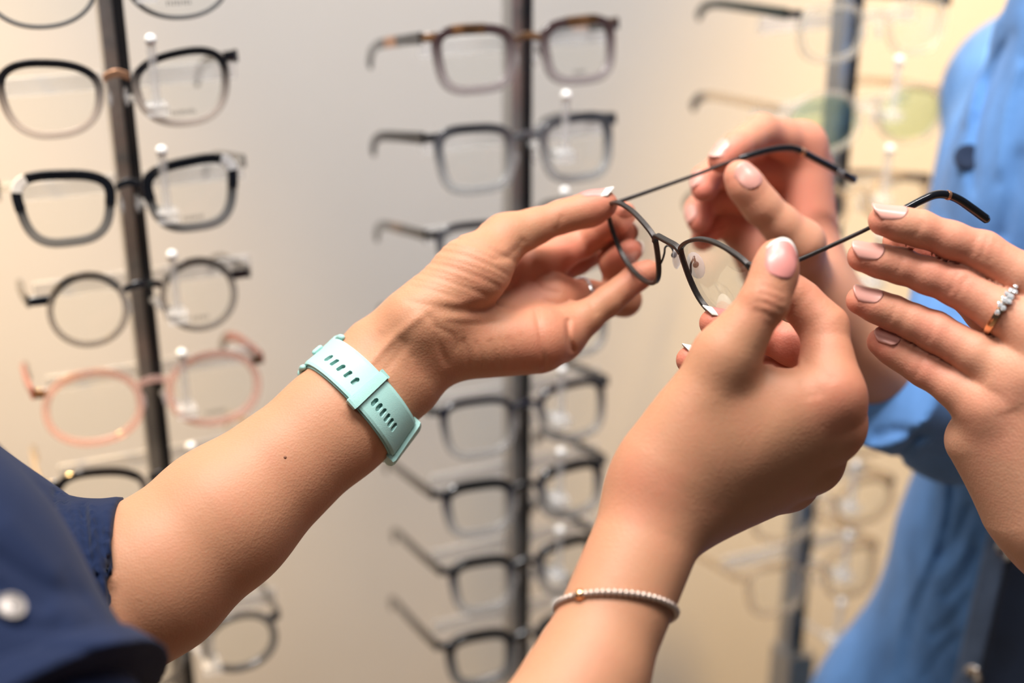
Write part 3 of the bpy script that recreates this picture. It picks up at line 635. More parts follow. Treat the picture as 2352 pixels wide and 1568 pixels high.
# ------------------------------------------------------------------ watch, bracelet, rings
AX = C(895, 848, 676) - C(510, 1192, 645); AX /= np.linalg.norm(AX)
wc = C(826, 908, 667)
def watch():
    root = empty('wristwatch', W(wc), None, 'mint green silicone watch band with slotted holes, buckled round the wrist beside the navy sleeve', 'watch')
    NT = 480; r, dr, ax = wrap(bodyA, wc, AX, np.array([-0.7, 0.7, 0.0]), NT, 45, 10)
    r2, _, _ = wrap(bodyA, wc - ax * 8, AX, np.array([-0.7, 0.7, 0.0]), NT, 45, 10); r3, _, _ = wrap(bodyA, wc + ax * 8, AX, np.array([-0.7, 0.7, 0.0]), NT, 45, 10)
    slope = (r3 - r2) / 16.0
    P = lambda i, wv, off: wc + dr[i % NT] * (r[i % NT] + slope[i % NT] * wv + off) + ax * wv
    arc = np.concatenate([[0], np.cumsum(np.linalg.norm(np.diff(np.array([P(i, 0, 1) for i in range(NT + 1)]), axis=0), axis=1))]); A = lambda i: arc[i % NT] + arc[-1] * (i // NT)
    def band(name, i0, i1, w0, off, th, holes=None, taper=None, nw=64, m=M['strap'], lip=0.9, par=root):
        I = list(range(i0, i1 + 1)); mb = MB(); V = []; F = []; keep = []
        ws = np.linspace(-w0, w0, nw)
        def prof(wv): e = abs(wv) / w0; return off + th - max(0, e - 0.86) * 4.5 * lip
        def hole(i, wv):
            if not holes: return False
            for hs, hw, hl, hwc in holes:
                ds = A(i) - hs; dw = abs(wv - hwc); c = max(0, dw - (hl - hw))
                if ds * ds + c * c < hw * hw: return True
            return False
        n = len(I)
        for i in I: V += [P(i, wv, prof(wv)) for wv in ws]
        for i in I: V += [P(i, wv, off) for wv in ws]
        H = np.zeros((n - 1, nw - 1), bool)
        for a in range(n - 1):
            for b in range(nw - 1): H[a, b] = hole(I[a], (ws[b] + ws[b + 1]) / 2)
        N = n * nw
        for a in range(n - 1):
            for b in range(nw - 1):
                k = a * nw + b
                if H[a, b]: continue
                F += [(k, k + 1, k + nw + 1, k + nw), (N + k + nw, N + k + nw + 1, N + k + 1, N + k)]
                for (da, db, p0, p1) in ((-1, 0, k, k + 1), (1, 0, k + nw + 1, k + nw), (0, -1, k + nw, k), (0, 1, k + 1, k + nw + 1)):
                    x, y = a + da, b + db
                    if x < 0 or y < 0 or x >= n - 1 or y >= nw - 1 or H[x, y]: F.append((p1, p0, N + p0, N + p1))
        mb.add(V, F); return mb.build(name, m, par, loc=root.location)
    # index range that faces the viewer: angle of dr closest to +z
    face = [i for i in range(NT) if dr[i][2] > -0.25]
    # order contiguous run
    s0 = next(i for i in range(NT) if i in face and (i - 1) % NT not in face) if len(face) < NT else 0
    run = [(s0 + k) for k in range(len(face))]
    # start of the run at the upper-left silhouette
    up = lambda i: (W([P(i, 0, 2)])[0])
    pA_, pB_ = P(run[0], 0, 2), P(run[-1], 0, 2)
    if pA_[1] < pB_[1]: sgn = -1
    else: sgn = 1
    def at_px(px, py):
        q = np.array([P(i, 0, 3) for i in run]); x = 1176 + FPX * q[:, 0] / -q[:, 2]; y = 784 + FPX * q[:, 1] / q[:, 2]
        return run[int(np.argmin((x - px) ** 2 + (y - py) ** 2))]
    band('strap', 0, NT, 10.2, 0.3, 1.5, nw=12)
    ia, ib = sorted((at_px(742, 822), at_px(922, 1008))); ik = at_px(822, 915)
    hs = []
    j0, j1 = at_px(756, 831), at_px(798, 895); sg_ = 1 if j1 > j0 else -1
    for t in np.linspace(0, 1, 5): hs.append((A(j0) + (A(j1) - A(j0)) * t, 0.95, 2.3, -2.0))
    for t in range(6): hs.append((A(ik) + sg_ * (5.4 + 2.75 * t), 0.95, 2.3, -2.0))
    band('strap_tail', ia, ib, 9.6, 2.0, 1.7, holes=hs, nw=90)
    kq = 2.6 / (arc[-1] / NT)
    band('keeper_loop', int(ik - kq), int(ik + kq), 11.4, 3.9, 1.3, nw=10)
    for sg in (-1, 1):
        mb = MB(); pts = [P(i, sg * 10.9, o_) for i, o_ in ((int(ik), 5.0), (int(ik), 0.2))]
        mb.strip(np.array([pts[0], (pts[0] + pts[1]) / 2, pts[1]]), np.cross(ax, dr[ik % NT]), kq * arc[-1] / NT, ax, 0.6); mb.build('keeper_side', M['strap'], root, loc=root.location)
    # buckle frame at the upper end
    it = at_px(728, 808); d_ = 1 if at_px(922, 1008) > it else -1
    I = [it - d_ * int(4.5 / (arc[-1] / NT)), it + d_ * int(6.0 / (arc[-1] / NT))]
    for nm, i_ in (('buckle_bar', I[0]),):
        mb = MB(); mb.tube([P(i_, wv, 2.6) for wv in np.linspace(-11.8, 11.8, 9)], 2.2, 12, up=dr[i_ % NT], flat=1.1, dome=True); mb.build(nm, M['strap'], root, loc=root.location)
    for sg in (-1, 1):
        mb = MB(); ids = np.linspace(I[0], I[1], 9).astype(int); mb.tube([P(i, sg * 11.6, 2.4) for i in ids], 1.5, 10, up=ax, dome=True); mb.build('buckle_side', M['strap'], root, loc=root.location)
    mb = MB(); i_ = it + d_ * int(1.2 / (arc[-1] / NT)); mb.tube([P(i_, wv, 4.6) for wv in np.linspace(-1.8, 1.8, 5)], 1.2, 8, dome=True); mb.build('buckle_tongue', M['strap'], root, loc=root.location)
    # chunky lug and case on the far side
    ie = at_px(924, 1012); dd = 1 if ie > ik else -1; k0, k1 = ie - dd * int(1.0 / (arc[-1] / NT)), ie + dd * int(12 / (arc[-1] / NT))
    band('strap_lug', min(k0, k1), max(k0, k1), 11.2, 0.3, 5.2, nw=16)
    cidx = int(ie + dd * int(30 / (arc[-1] / NT))) % NT; cc = P(cidx, 0, 5.5); nrm = dr[cidx]; tg = np.cross(ax, nrm); mb = MB()
    mb.rings([[cc + nrm * hh + rr * (math.cos(a) * ax * 0.9 + math.sin(a) * tg) for a in np.arange(32) * math.tau / 32] for hh, rr in ((-5, 17), (-3, 18.5), (3, 18.5), (4.5, 17.2), (4.6, 15))])
    mb.build('watch_case', M['black_gloss'], root, loc=root.location)
watch()

def bracelet():
    a, b = C(1508, 1180, 590), C(1345, 1568, 558); ax = (a - b) / np.linalg.norm(a - b); c = C(1411, 1402, 571.5)
    root = empty('bracelet', W(c), None, 'thin beaded bracelet with one golden bead round the wrist of the nearest hand', 'bracelet')
    n = 58; r, dr, ax = wrap(bodyA, c, np.array([0.05, 0.88, -0.50]), np.array([1.0, 0, 0]), n, 45, 2)
    proto = None
    pts = [c + dr[i] * (r[i] + 1.15) for i in range(n)]
    for i in range(n):
        p = W(pts[i])
        if proto is None:
            mb = MB(); mb.sphere((0, 0, 0), 0.00155, 10, 7); proto = mb.build('bead', M['bead'], root, world=False); proto.location = Vector(p) - root.location
        else:
            o = proto.copy(); COL.objects.link(o); o.parent = root; o.location = Vector(p) - root.location
    q = pts[min(range(n), key=lambda i: (1176 + FPX * pts[i][0] / -pts[i][2] - 1326) ** 2 + (784 + FPX * pts[i][1] / pts[i][2] - 1348) ** 2)]
    mb = MB(); mb.sphere(q * 1.0, 2.4, 14, 9); o = mb.build('charm_bead', M['rose_gold'], root, loc=root.location); o['label'] = 'larger golden bead'
    mb = MB(); mb.tube(pts, 0.35, 6, closed=True); mb.build('cord', M['silver'], root, loc=root.location)
bracelet()
def ring(p0, p1, t, body, off, hw, th, m, label, rmax=14, stones=None):
    a, b = C(*p0), C(*p1); c = a + (b - a) * t; root = empty('finger_ring', W(c), None, label, 'ring')
    n = 48; r, dr, ax = wrap(body, c, b - a, np.array([0, 1.0, 0.2]), n, rmax, 3)
    r = np.minimum(r, np.median(r) * 1.12)
    pts = np.array([c + dr[i] * (r[i] + off) for i in range(n)]); mb = MB()
    R = [[pts[i] + ax * x + dr[i] * y for x, y in ((hw, -th), (hw, th * 0.6), (hw * 0.6, th), (-hw * 0.6, th), (-hw, th * 0.6), (-hw, -th))] for i in range(n)]
    mb.rings(R, closed=True); mb.build('band', m, root, loc=root.location)
    return root, pts, dr, ax, n
root, pts, dr, ax, n = ring((1266, 680, 718), (1437, 686, 744), 0.40, bodyA, 0.35, 1.0, 0.45, M['silver'], 'slim stone-paved ring on the hand wearing the mint watch', 13)
for i in range(0, n, 2):
    mb = MB(); mb.sphere(pts[i] + dr[i] * 0.6, 0.75, 8, 6); mb.build('stone', M['gem'], root, loc=root.location)
root, pts, dr, ax, n = ring((2400, 775, 598), (2198, 656, 611), 0.50, bodyC, 0.45, 1.35, 0.55, M['rose_gold'], 'gold ring with a raised cluster of clear stones on a spread finger', 14)
dv = np.array([0.10, 0.42, 0.9]); best = int(np.argmax(dr @ dv))
for k, (da, sx, rr) in enumerate(((-5, 0.2, 1.15), (-3.2, -0.9, 1.25), (-3.0, 0.9, 1.2), (-1.2, 0.5, 1.6), (-1.0, -1.3, 1.3), (0.6, -0.6, 1.6), (0.8, 1.2, 1.3), (2.4, 0.6, 1.3), (2.6, -0.9, 1.25), (4.2, 0.1, 1.15))):
    th = best + da; i0 = int(math.floor(th)) % n; fr = th - math.floor(th); p = pts[i0] * (1 - fr) + pts[(i0 + 1) % n] * fr; d_ = dr[i0]; t_ = np.cross(ax, d_)
    mb = MB(); q = p + d_ * 1.5 + ax * sx
    mb.rings([[q + d_ * hh * rr + rr * sc * (math.cos(a) * ax + math.sin(a) * t_) for a in np.arange(8) * math.tau / 8] for hh, sc in ((-1.0, 0.15), (-0.1, 1.0), (0.12, 1.0), (0.5, 0.6))])
    s_ = mb.build('stone', M['gem'], root, smooth=False, loc=root.location)
    mb = MB()
    for a in (0.4, 2.0, 3.5, 5.1): mb.tube([q - d_ * rr * 1.1 + 0.5 * rr * (math.cos(a) * ax + math.sin(a) * t_), q + d_ * rr * 0.3 + 1.02 * rr * (math.cos(a) * ax + math.sin(a) * t_)], 0.2, 5)
    mb.build('prong', M['silver'], s_, loc=(0, 0, 0)).location = -Vector(root.location)

# ------------------------------------------------------------------ the held eyeglasses
RG = np.array([[0.42244, -0.2555, 0.86964], [-0.2842, 0.87373, 0.39475], [0.86068, 0.41391, -0.29648]]); u_, s_, v_ = np.linalg.svd(RG); RG = u_ @ v_
OG = np.array([70.76575, 45.15687, -650.0]); KW = 0.00105
def G(p):                                                     # local (x along the front, y up, z back) -> camera space
    p = np.atleast_2d(np.asarray(p, float)).copy(); return p @ RG.T + OG
def Gw(p): p = np.atleast_2d(np.asarray(p, float)).copy(); p[:, 2] += KW * p[:, 0] ** 2; return G(p)
OUT = [(10.6, -0.9), (13.4, 2.6), (20.5, 6.6), (30, 9.7), (41, 10.4), (52.5, 8.2), (61, 4.2), (65.0, -2), (64.9, -11), (60, -21.4), (50, -28.2), (37, -30.7), (25, -28.9), (18.3, -24.6), (13.9, -17.4), (11.2, -8)]
def held_glasses():
    root = empty('eyeglasses', W(OG), None, 'thin gunmetal metal eyeglasses with clear lenses, held open between the four hands', 'eyeglasses')
    lc = root.location
    for sg in (-1, 1):
        o = catmull(np.array(OUT), 6, True); o[:, 0] *= sg
        cen = o.mean(0); nr = np.roll(o, -1, 0) - np.roll(o, 1, 0); nr = np.stack([nr[:, 1], -nr[:, 0]], 1); nr /= np.linalg.norm(nr, axis=1)[:, None]
        nr *= np.sign(((o - cen) * nr).sum(1))[:, None]
        mid = o - nr * 0.85; path = Gw(np.c_[mid, np.zeros(len(mid))]); nz = Gw(np.c_[mid + nr, np.zeros(len(mid))]) - path; nz /= np.linalg.norm(nz, axis=1)[:, None]
        mb = MB(); mb.strip(path, nz, 0.85, RG[:, 2], 1.25, closed=True, bev=0.35)
        # closing block at the hinge corner
        mb.build('rim', M['gunmetal'], root, loc=lc)
        inn = o - nr * 1.3; mb = MB(); N = len(inn); V = []; rr = (1.0, 0.75, 0.5, 0.25)
        for q in rr: V += [np.array([*(cen + (p - cen) * q), -1.6 * (1 - q * q)]) for p in inn]
        V.append(np.array([*cen, -1.6])); V2 = [v + np.array([0, 0, 1.4]) for v in V]; n1 = len(V); F = []
        for k in range(len(rr) - 1):
            for j in range(N): F.append((k * N + j, k * N + (j + 1) % N, (k + 1) * N + (j + 1) % N, (k + 1) * N + j))
        for j in range(N): F.append(((len(rr) - 1) * N + j, (len(rr) - 1) * N + (j + 1) % N, n1 - 1))
        F2 = [tuple(i + n1 for i in f[::-1]) for f in F]; F3 = [(j, n1 + j, n1 + (j + 1) % N, (j + 1) % N) for j in range(N)]
        mb.add(Gw(np.array(V + V2) - np.array([0, 0, 0.3])), F + F2 + F3); mb.build('lens', M['lens'], root, loc=lc)
        # nose pad on a curled wire
        pa = [(12.9 * sg, -14.5, 0.8), (12.4 * sg, -12.5, 2.2), (11.6 * sg, -9.6, 3.4), (12.2 * sg, -7.6, 4.6), (11.4 * sg, -6.8, 6.0), (9.8 * sg, -8.0, 6.8), (9.4 * sg, -10.0, 7.0)]
        mb = MB(); mb.tube(G(catmull(pa, 5)), 0.5, 8, dome=True); arm = mb.build('pad_arm', M['gunmetal'], root, loc=lc)
        mb = MB(); mb.sphere((0, 0, 0), 1.0, 14, 8); vv = mb.v[0] * np.array([1.3, 6.6, 3.9]); ca, sa = math.cos(0.5 * sg), math.sin(0.5 * sg)
        vv = np.stack([vv[:, 0] * ca + vv[:, 2] * sa, vv[:, 1], -vv[:, 0] * sa + vv[:, 2] * ca], 1); ct, st = math.cos(0.25 * sg), math.sin(0.25 * sg)
        vv = np.stack([vv[:, 0] * ct - vv[:, 1] * st, vv[:, 0] * st + vv[:, 1] * ct, vv[:, 2]], 1); mb.v[0] = G(vv + np.array([8.3 * sg, -12.6, 7.6])); mb.build('nose_pad', M['pad'], root, loc=lc)
        mb = MB(); mb.sphere((0, 0, 0), 1.0, 10, 6); mb.v[0] = G(mb.v[0] * np.array([1.0, 1.6, 1.6]) + np.array([9.5 * sg, -11.6, 7.0])); mb.build('pad_screw', M['gunmetal'], arm, loc=lc)
        # hinge block, temple wire, acetate sleeve
        hx = 65.3 * sg
        mb = MB(); mb.strip(Gw([(61.5 * sg, 3.2, 0.0), (64.3 * sg, 2.2, 0.6)]), RG[:, 1], 1.5, RG[:, 2], 1.1); wz = KW * hx * hx
        mb.strip(G([(64.6 * sg, 2.0, wz - 0.5), (65.2 * sg, 2.0, wz + 2.0), (65.4 * sg, 2.0, wz + 5.5)]), RG[:, 1], 1.4, RG[:, 0], 0.8)
        mb.tube(G([(64.0 * sg, 3.6, wz + 4.4), (64.0 * sg, 0.2, wz + 4.4)]), 1.0, 10); mb.build('hinge', M['gunmetal'], root, loc=lc)
        prof = [(9, 1.6), (23, 0.6), (40, -0.6), (58, -1.8), (74, -2.4), (85, -3.2), (100, -5.0), (111, -7.6), (119, -11.4), (128.6, -20.2), (139, -29.8), (150.5, -41)] if sg < 0 else [(9, 0.2), (23, -2.4), (45, -3.0), (63, -3.0), (76, -2.2), (85, -1.9), (93, -1.6), (100, -2.0), (106, -4.4), (112, -9.0), (118.5, -16.0), (125.5, -24)]
        pts = catmull([(hx, y, z) for z, y in prof], 5); ns = 22 if sg < 0 else 22
        sp = next(i for i, p in enumerate(pts) if p[2] > (84 if sg < 0 else 72))
        mb = MB(); mb.tube(G(pts[:sp + 3]), np.linspace(0.95, 0.72, sp + 3), 10, up=RG[:, 1], flat=1.15); tm = mb.build('temple', M['gunmetal'], root, loc=lc)
        tp = pts[sp:]; k = np.linspace(0, 1, len(tp)); mb = MB(); mb.tube(G(tp), 1.45 + 0.45 * k, 14, up=RG[:, 1], flat=1.15, dome=True); o_ = mb.build('temple_tip', M['black_gloss'], tm, loc=(0, 0, 0)); o_.location = -Vector(lc); o_['label'] = 'glossy black plastic tip of the temple'
        jb = int(len(tp) * (0.52 if sg < 0 else 0.58)); mb = MB(); mb.tube(G(tp[jb:jb + 2]), 1.95, 14, up=RG[:, 1], flat=1.15); o_ = mb.build('inlay', M['copper'], tm); o_.location = -Vector(lc)
        if sg < 0:                                            # conformity mark printed on the side of the tip
            mb = MB(); q0 = tp[int(len(tp) * 0.86)]; q1 = tp[int(len(tp) * 0.95)]; dx = (q1 - q0) / np.linalg.norm(q1 - q0); up_ = np.cross([1, 0, 0], dx); side = 1.0
            for oc, bar in ((0.0, 0), (2.6, 1)):
                arc_ = [q0 + dx * (oc + 1.1 * math.cos(a)) + up_ * 1.1 * math.sin(a) + np.array([2.0, 0, 0]) for a in np.linspace(0.75, math.tau - 0.75, 11)]
                mb.tube(G(arc_), 0.16, 5, up=RG[:, 0])
                if bar: mb.tube(G([q0 + dx * (oc - 1.0) + np.array([2.0, 0, 0]), q0 + dx * (oc + 0.5) + np.array([2.0, 0, 0])]), 0.16, 5, up=RG[:, 0])
            o_ = mb.build('printed_mark', M['mark_white'], tm); o_.location = -Vector(lc)
    br = catmull([(-11.4, -2.2, 0), (-9.6, 0.6, 0), (-7.4, 1.7, -0.2), (-4, 1.75, -0.4), (0, 1.55, -0.5), (4, 1.2, -0.4), (7.4, 0.7, -0.2), (9.6, -0.4, 0), (11.4, -2.2, 0)], 4)
    tg = np.gradient(br, axis=0); nn = np.stack([-tg[:, 1], tg[:, 0], np.zeros(len(br))], 1); nn /= np.linalg.norm(nn, axis=1)[:, None]
    mb = MB(); mb.strip(G(br), nn @ RG.T, 0.95, RG[:, 2], 1.5, bev=0.35); mb.build('bridge', M['gunmetal'], root, loc=lc)
held_glasses()

# ------------------------------------------------------------------ display racks and their eyeglasses
WD = np.array([0.924, 0.383, 0.0]); BK = np.array([-0.383, 0.924, 0.0]); RZ = math.atan2(0.383, 0.924)
RACKS = {'left': (-0.224, 0.808), 'centre': (0.006, 0.903), 'right': (0.236, 0.998)}
def rack(key, label, hs, ball, bracket=False):
    x, y = RACKS[key]; root = empty('display_rack', (x, y, 0), (0, 0, RZ), label, 'display rack', 'eyewear display racks')
    def part(mb, nm, m, par=root): return mb.build(nm, m, par, world=False)
    mb = MB(); mb.box((-0.0015, 0.004, 1.25), (0.0068, 0.008, 1.25)); part(mb, 'rail', M['rail'])
    mb = MB(); mb.box((0.0022, -0.0048, 1.25), (0.0030, 0.0012, 1.248)); part(mb, 'rail_slot', M['slot'])
    mb = MB(); mb.box((0, 0.02, 0.012), (0.10, 0.10, 0.012)); part(mb, 'base_plate', M['rail'])
    if bracket:
        mb = MB(); mb.box((0, 0, CAM_H - 0.735), (0.012, 0.014, 0.032)); part(mb, 'rail_sleeve', M['rail'])
    for h in hs:
        z = CAM_H - h
        mb = MB(); mb.box((0.004, 0.020, z - 0.012), (0.066, 0.0018, 0.0052)); part(mb, 'temple_bar', M['acrylic'])
        mb = MB(); zb = z - ball
        mb.tube([(0.013, -0.040, zb), (0.013, -0.040, zb - 0.036)], 0.0026, 12); mb.box((0.013, -0.036, zb - 0.038), (0.006, 0.008, 0.003)); mb.tube([(0.013, -0.036, zb - 0.038), (0.004, -0.006, zb - 0.038)], 0.0022, 8)
        r_ = part(mb, 'nose_rest', M['acrylic'])
        mb = MB(); mb.sphere((0.013, -0.0405, zb + 0.001), 0.0034, 12, 8); part(mb, 'glint_ball', M['rod_glint'], r_)  # white ball stands in for the highlight on the rod tip
    return root
HS = {'left': [110 + 62 * k for k in range(8)], 'centre': [169 + 62 * k for k in range(8)], 'right': [172 + 62 * k for k in range(8)]}
for k_, lb, ball, bk in (('left', 'slim metal display rail nearest the navy sleeve, stacked with eyeglasses', -0.020, 0), ('centre', 'slim metal display rail passing behind the hand with the mint watch, stacked with eyeglasses', 0.036, 0), ('right', 'slim grey metal display rail beside the denim shirt, stacked with pale eyeglasses', 0.031, 1)):
    rack(k_, lb, [h / 1000 for h in HS[k_]], ball, bk)
def outline(st, n=56):
    o = []
    for i in range(n):
        a = math.tau * i / n; p = 2.0 / st.get('n', 2.2); c, s = math.cos(a), math.sin(a)
        x = math.copysign(abs(c) ** p, c); y = math.copysign(abs(s) ** p, s)
        x *= 1 - st.get('taper', 0.0) * (1 - y) / 2
        y += st.get('cat', 0.0) * x * (1 + y) / 2
        o.append((x, y))
    return np.array(o)
def display_glasses(rk, row, st):
    h = HS[rk][row] / 1000; x, y = RACKS[rk]; p = np.array([x, y, CAM_H - h]) - BK * 0.030 + WD * st.get('dx', 0.004)
    root = empty('eyeglasses', tuple(p), None, st['label'], 'eyeglasses', st.get('group', 'eyeglasses on the display racks'))
    root.rotation_euler = (Matrix.Rotation(RZ, 4, 'Z') @ Matrix.Rotation(math.radians(st.get('yaw', 0)), 4, 'Z') @ Matrix.Rotation(-math.radians(st.get('tilt', 13)), 4, 'X') @ Matrix.Rotation(math.radians(st.get('roll', 0)), 4, 'Y')).to_euler()
    a, b, gap, t, dep = st.get('a', 26), st.get('b', 21), st.get('gap', 8), st.get('t', 2.2), st.get('dep', 2.0)
    U = outline(st); cx = gap + a; zc = -st.get('low', 9)
    fm, tm_, bm = st['front'], st['temple'], st.get('brow', st['front'])
    def add(mb, nm, m, par=root):
        mb.v = [q / 1000.0 for q in mb.v]; return mb.build(nm, m, par, world=False)
    X3 = lambda o, yy=0: np.stack([o[:, 0], np.full(len(o), yy) + 0.0009 * o[:, 0] ** 2, o[:, 1]], 1)
    for sg in (-1, 1):
        o = U * [a, b]; o[:, 0] = (o[:, 0] + cx) * sg; o[:, 1] += zc
        nr = np.roll(o, -1, 0) - np.roll(o, 1, 0); nr = np.stack([nr[:, 1], -nr[:, 0]], 1); nr /= np.linalg.norm(nr, axis=1)[:, None] + 1e-9
        nr *= np.sign(((o - o.mean(0)) * nr).sum(1))[:, None]
        path = X3(o - nr * t); N3 = np.stack([nr[:, 0], nr[:, 0] * 0, nr[:, 1]], 1)
        mb = MB(); mb.strip(path, N3, t, (0, 1, 0), dep, closed=True); rim = add(mb, 'rim', fm)
        if 'brow' in st:                                       # darker brow laid over the top of the rim
            top = np.array([i for i in range(len(o)) if o[i, 1] - zc > b * st.get('brow_from', 0.35)])
            if sg > 0: idx = top
            else: idx = top
            if (np.diff(top) > 1).any(): k = int(np.argmax(np.diff(top) > 1)) + 1; idx = np.r_[top[k:], top[:k]]
            mb = MB(); mb.strip(path[idx] + np.array([0, -0.5, 0]), N3[idx], t + 0.35, (0, 1, 0), dep + 0.3); add(mb, 'brow', bm)
        if st.get('corner'):
            ic = [i for i in range(len(o)) if 14 <= 360 * i / len(o) <= 60]; mb = MB(); mb.strip(path[ic] + np.array([0, -0.9, 0]), N3[ic], t + 0.6, (0, 1, 0), dep + 0.5); add(mb, 'corner_inlay', st['corner'])
        inn = o - nr * 2 * t * 0.96; c2 = inn.mean(0); mb = MB(); V = [*X3(inn, 0.2)] + [*X3(c2 + (inn - c2) * 0.5, -0.7)] + [X3(c2[None], -1.1)[0]]; n = len(inn)
        F = [(j, (j + 1) % n, n + (j + 1) % n, n + j) for j in range(n)] + [(n + j, n + (j + 1) % n, 2 * n) for j in range(n)]
        V = np.array(V); V = np.concatenate([V, V + np.array([0, 1.2, 0])]); m0 = 2 * n + 1
        F = F + [tuple(i + m0 for i in f[::-1]) for f in F] + [(j, m0 + j, m0 + (j + 1) % n, (j + 1) % n) for j in range(n)]
        mb.add(V, F); ln = add(mb, 'lens', st.get('lens', M['lens']))
        if st.get('mark') and sg == 1:                         # small demo print near the lower edge of the lens
            mb = MB(); w_ = st['mark']; m_ = int(w_ / 1.7); zz = zc - b * 0.62
            for k in range(m_):
                xx = cx + (k - m_ / 2) * 1.75; hh = (1.1, 0.8, 1.1, 0.9)[k % 4]
                yv = 0.0009 * xx * xx - 1.2
                mb.box((xx - 0.45, yv, zz), (0.24, 0.1, hh * 1.15)); 
                if k % 3 != 1: mb.box((xx, yv, zz + hh * 0.85), (0.5, 0.1, 0.16))
                if k % 2: mb.box((xx, yv, zz - hh * 0.85), (0.5, 0.1, 0.16))
            add(mb, 'printed_mark', M['mark_dark'], ln)
        # nose pad, end piece, temple
        mb = MB(); mb.sphere((0, 0, 0), 1, 10, 6, (1.6, 3.2, 5.5)); mb.v[0] = mb.v[0] + np.array([sg * (gap - 0.2), 5.0, zc - 2]); add(mb, 'nose_pad', M['pad'])
        xo = (cx + a * (1 + 0.0)) * sg; zh = zc + b * st.get('hinge', 0.55); yo = 0.0009 * xo * xo; lug = st.get('lug', 3.0)
        xe = xo + sg * lug
        mb = MB(); mb.strip([(xo - sg * 4.5, yo - 0.3, zh), (xo, yo, zh), (xe - sg * 0.6, yo + 1.2, zh), (xe, yo + 4.5, zh)], (0, 0, 1), [2.6, 2.8, 2.6, 2.4], (0.35 * sg, 1, 0), 1.9); add(mb, 'end_piece', st.get('lugm', bm))
        sp = st.get('splay', 1.0) * sg
        pt = catmull([(xe, yo + 4, zh), (xe + sp, yo + 40, zh + 0.5), (xe + sp * 0.6, yo + 85, zh + 0.5), (xe - sp, yo + 104, zh - 1.0), (xe - 2 * sp, yo + 118, zh - 4.5), (xe - 3 * sp, yo + 128, zh - 12)], 6)
        hw = np.interp(np.arange(len(pt)), [0, 6, 18, len(pt) - 1], st.get('tw', [3.8, 3.4, 3.0, 3.6])); mb = MB()
        tg = np.gradient(pt, axis=0); nv = np.cross(tg, [1, 0, 0]); nv /= np.linalg.norm(nv, axis=1)[:, None]
        mb.strip(pt, nv, hw, (1, 0, 0), 1.3, bev=0.6); t_ = add(mb, 'temple', tm_)
        if st.get('tip'):
            k = len(pt) - 11; mb = MB(); mb.strip(pt[k:], nv[k:], hw[k:] + 0.3, (1, 0, 0), 1.6, bev=0.6); add(mb, 'temple_tip', st['tip'], t_)
        if st.get('inlay'):
            mb = MB(); mb.strip(pt[7:11], nv[7:11], hw[7:11] + 0.2, (1, 0, 0), 1.5, bev=0.5); add(mb, 'inlay', st['inlay'], t_)
    zb = zc + b * st.get('bridge', 0.45)
    br = catmull([(-gap - 2.2, 0.4, zb - 1.0), (-gap * 0.6, -0.4, zb + 0.8), (0, -0.6, zb + 1.3), (gap * 0.6, -0.4, zb + 0.8), (gap + 2.2, 0.4, zb - 1.0)], 4)
    mb = MB(); mb.strip(br, (0, 0, 1), st.get('bt', 2.3), (0, 1, 0), dep); add(mb, 'bridge', st.get('bridgem', bm))
    return root
K = M['black_gloss']
FG = lambda nm, top, low, o1=1.0, o2=0.7: fade_plastic(nm, top, low, -0.022, 0.002, o1, o2)
g_ash = FG('black_to_ash', (0.008, 0.008, 0.010), (0.48, 0.41, 0.36), 1.0, 0.6)
g_blk = FG('black_to_grey', (0.006, 0.007, 0.009), (0.14, 0.14, 0.14), 1.0, 0.8)
g_brn = FG('brown_to_grey', (0.05, 0.03, 0.03), (0.30, 0.26, 0.26), 1.0, 0.6)
g_gry = FG('slate_to_grey', (0.07, 0.075, 0.085), (0.36, 0.37, 0.37), 1.0, 0.6)
g_nav = FG('navy_to_clear', (0.008, 0.010, 0.022), (0.35, 0.34, 0.33), 1.0, 0.55)
c_clr = clear_plastic('clear_acetate', (0.80, 0.78, 0.72), 0.22); c_bge = clear_plastic('beige_acetate', (0.72, 0.60, 0.45), 0.3)
c_smk = clear_plastic('smoke_acetate', (0.34, 0.31, 0.28), 0.4); c_pnk = clear_plastic('pink_acetate', (0.84, 0.58, 0.50), 0.30); c_gry = clear_plastic('grey_acetate', (0.16, 0.15, 0.14), 0.6); c_pnk2 = clear_plastic('rose_acetate', (0.45, 0.15, 0.12), 0.75)
cat = dict(a=30.5, b=21.5, n=2.5, cat=0.16, taper=0.22, gap=4.8, hinge=0.72, dx=-0.006)
rect = dict(a=28, b=21, n=3.2, cat=0.05, taper=0.16, gap=6.5, hinge=0.72, bridge=0.5, low=10, dx=-0.009)
rnd = dict(a=23, b=22, n=2.05, gap=9, hinge=0.4, lug=7, dx=-0.004)
big = dict(a=29.5, b=24, n=2.15, gap=6.5, hinge=0.55, dx=-0.004)
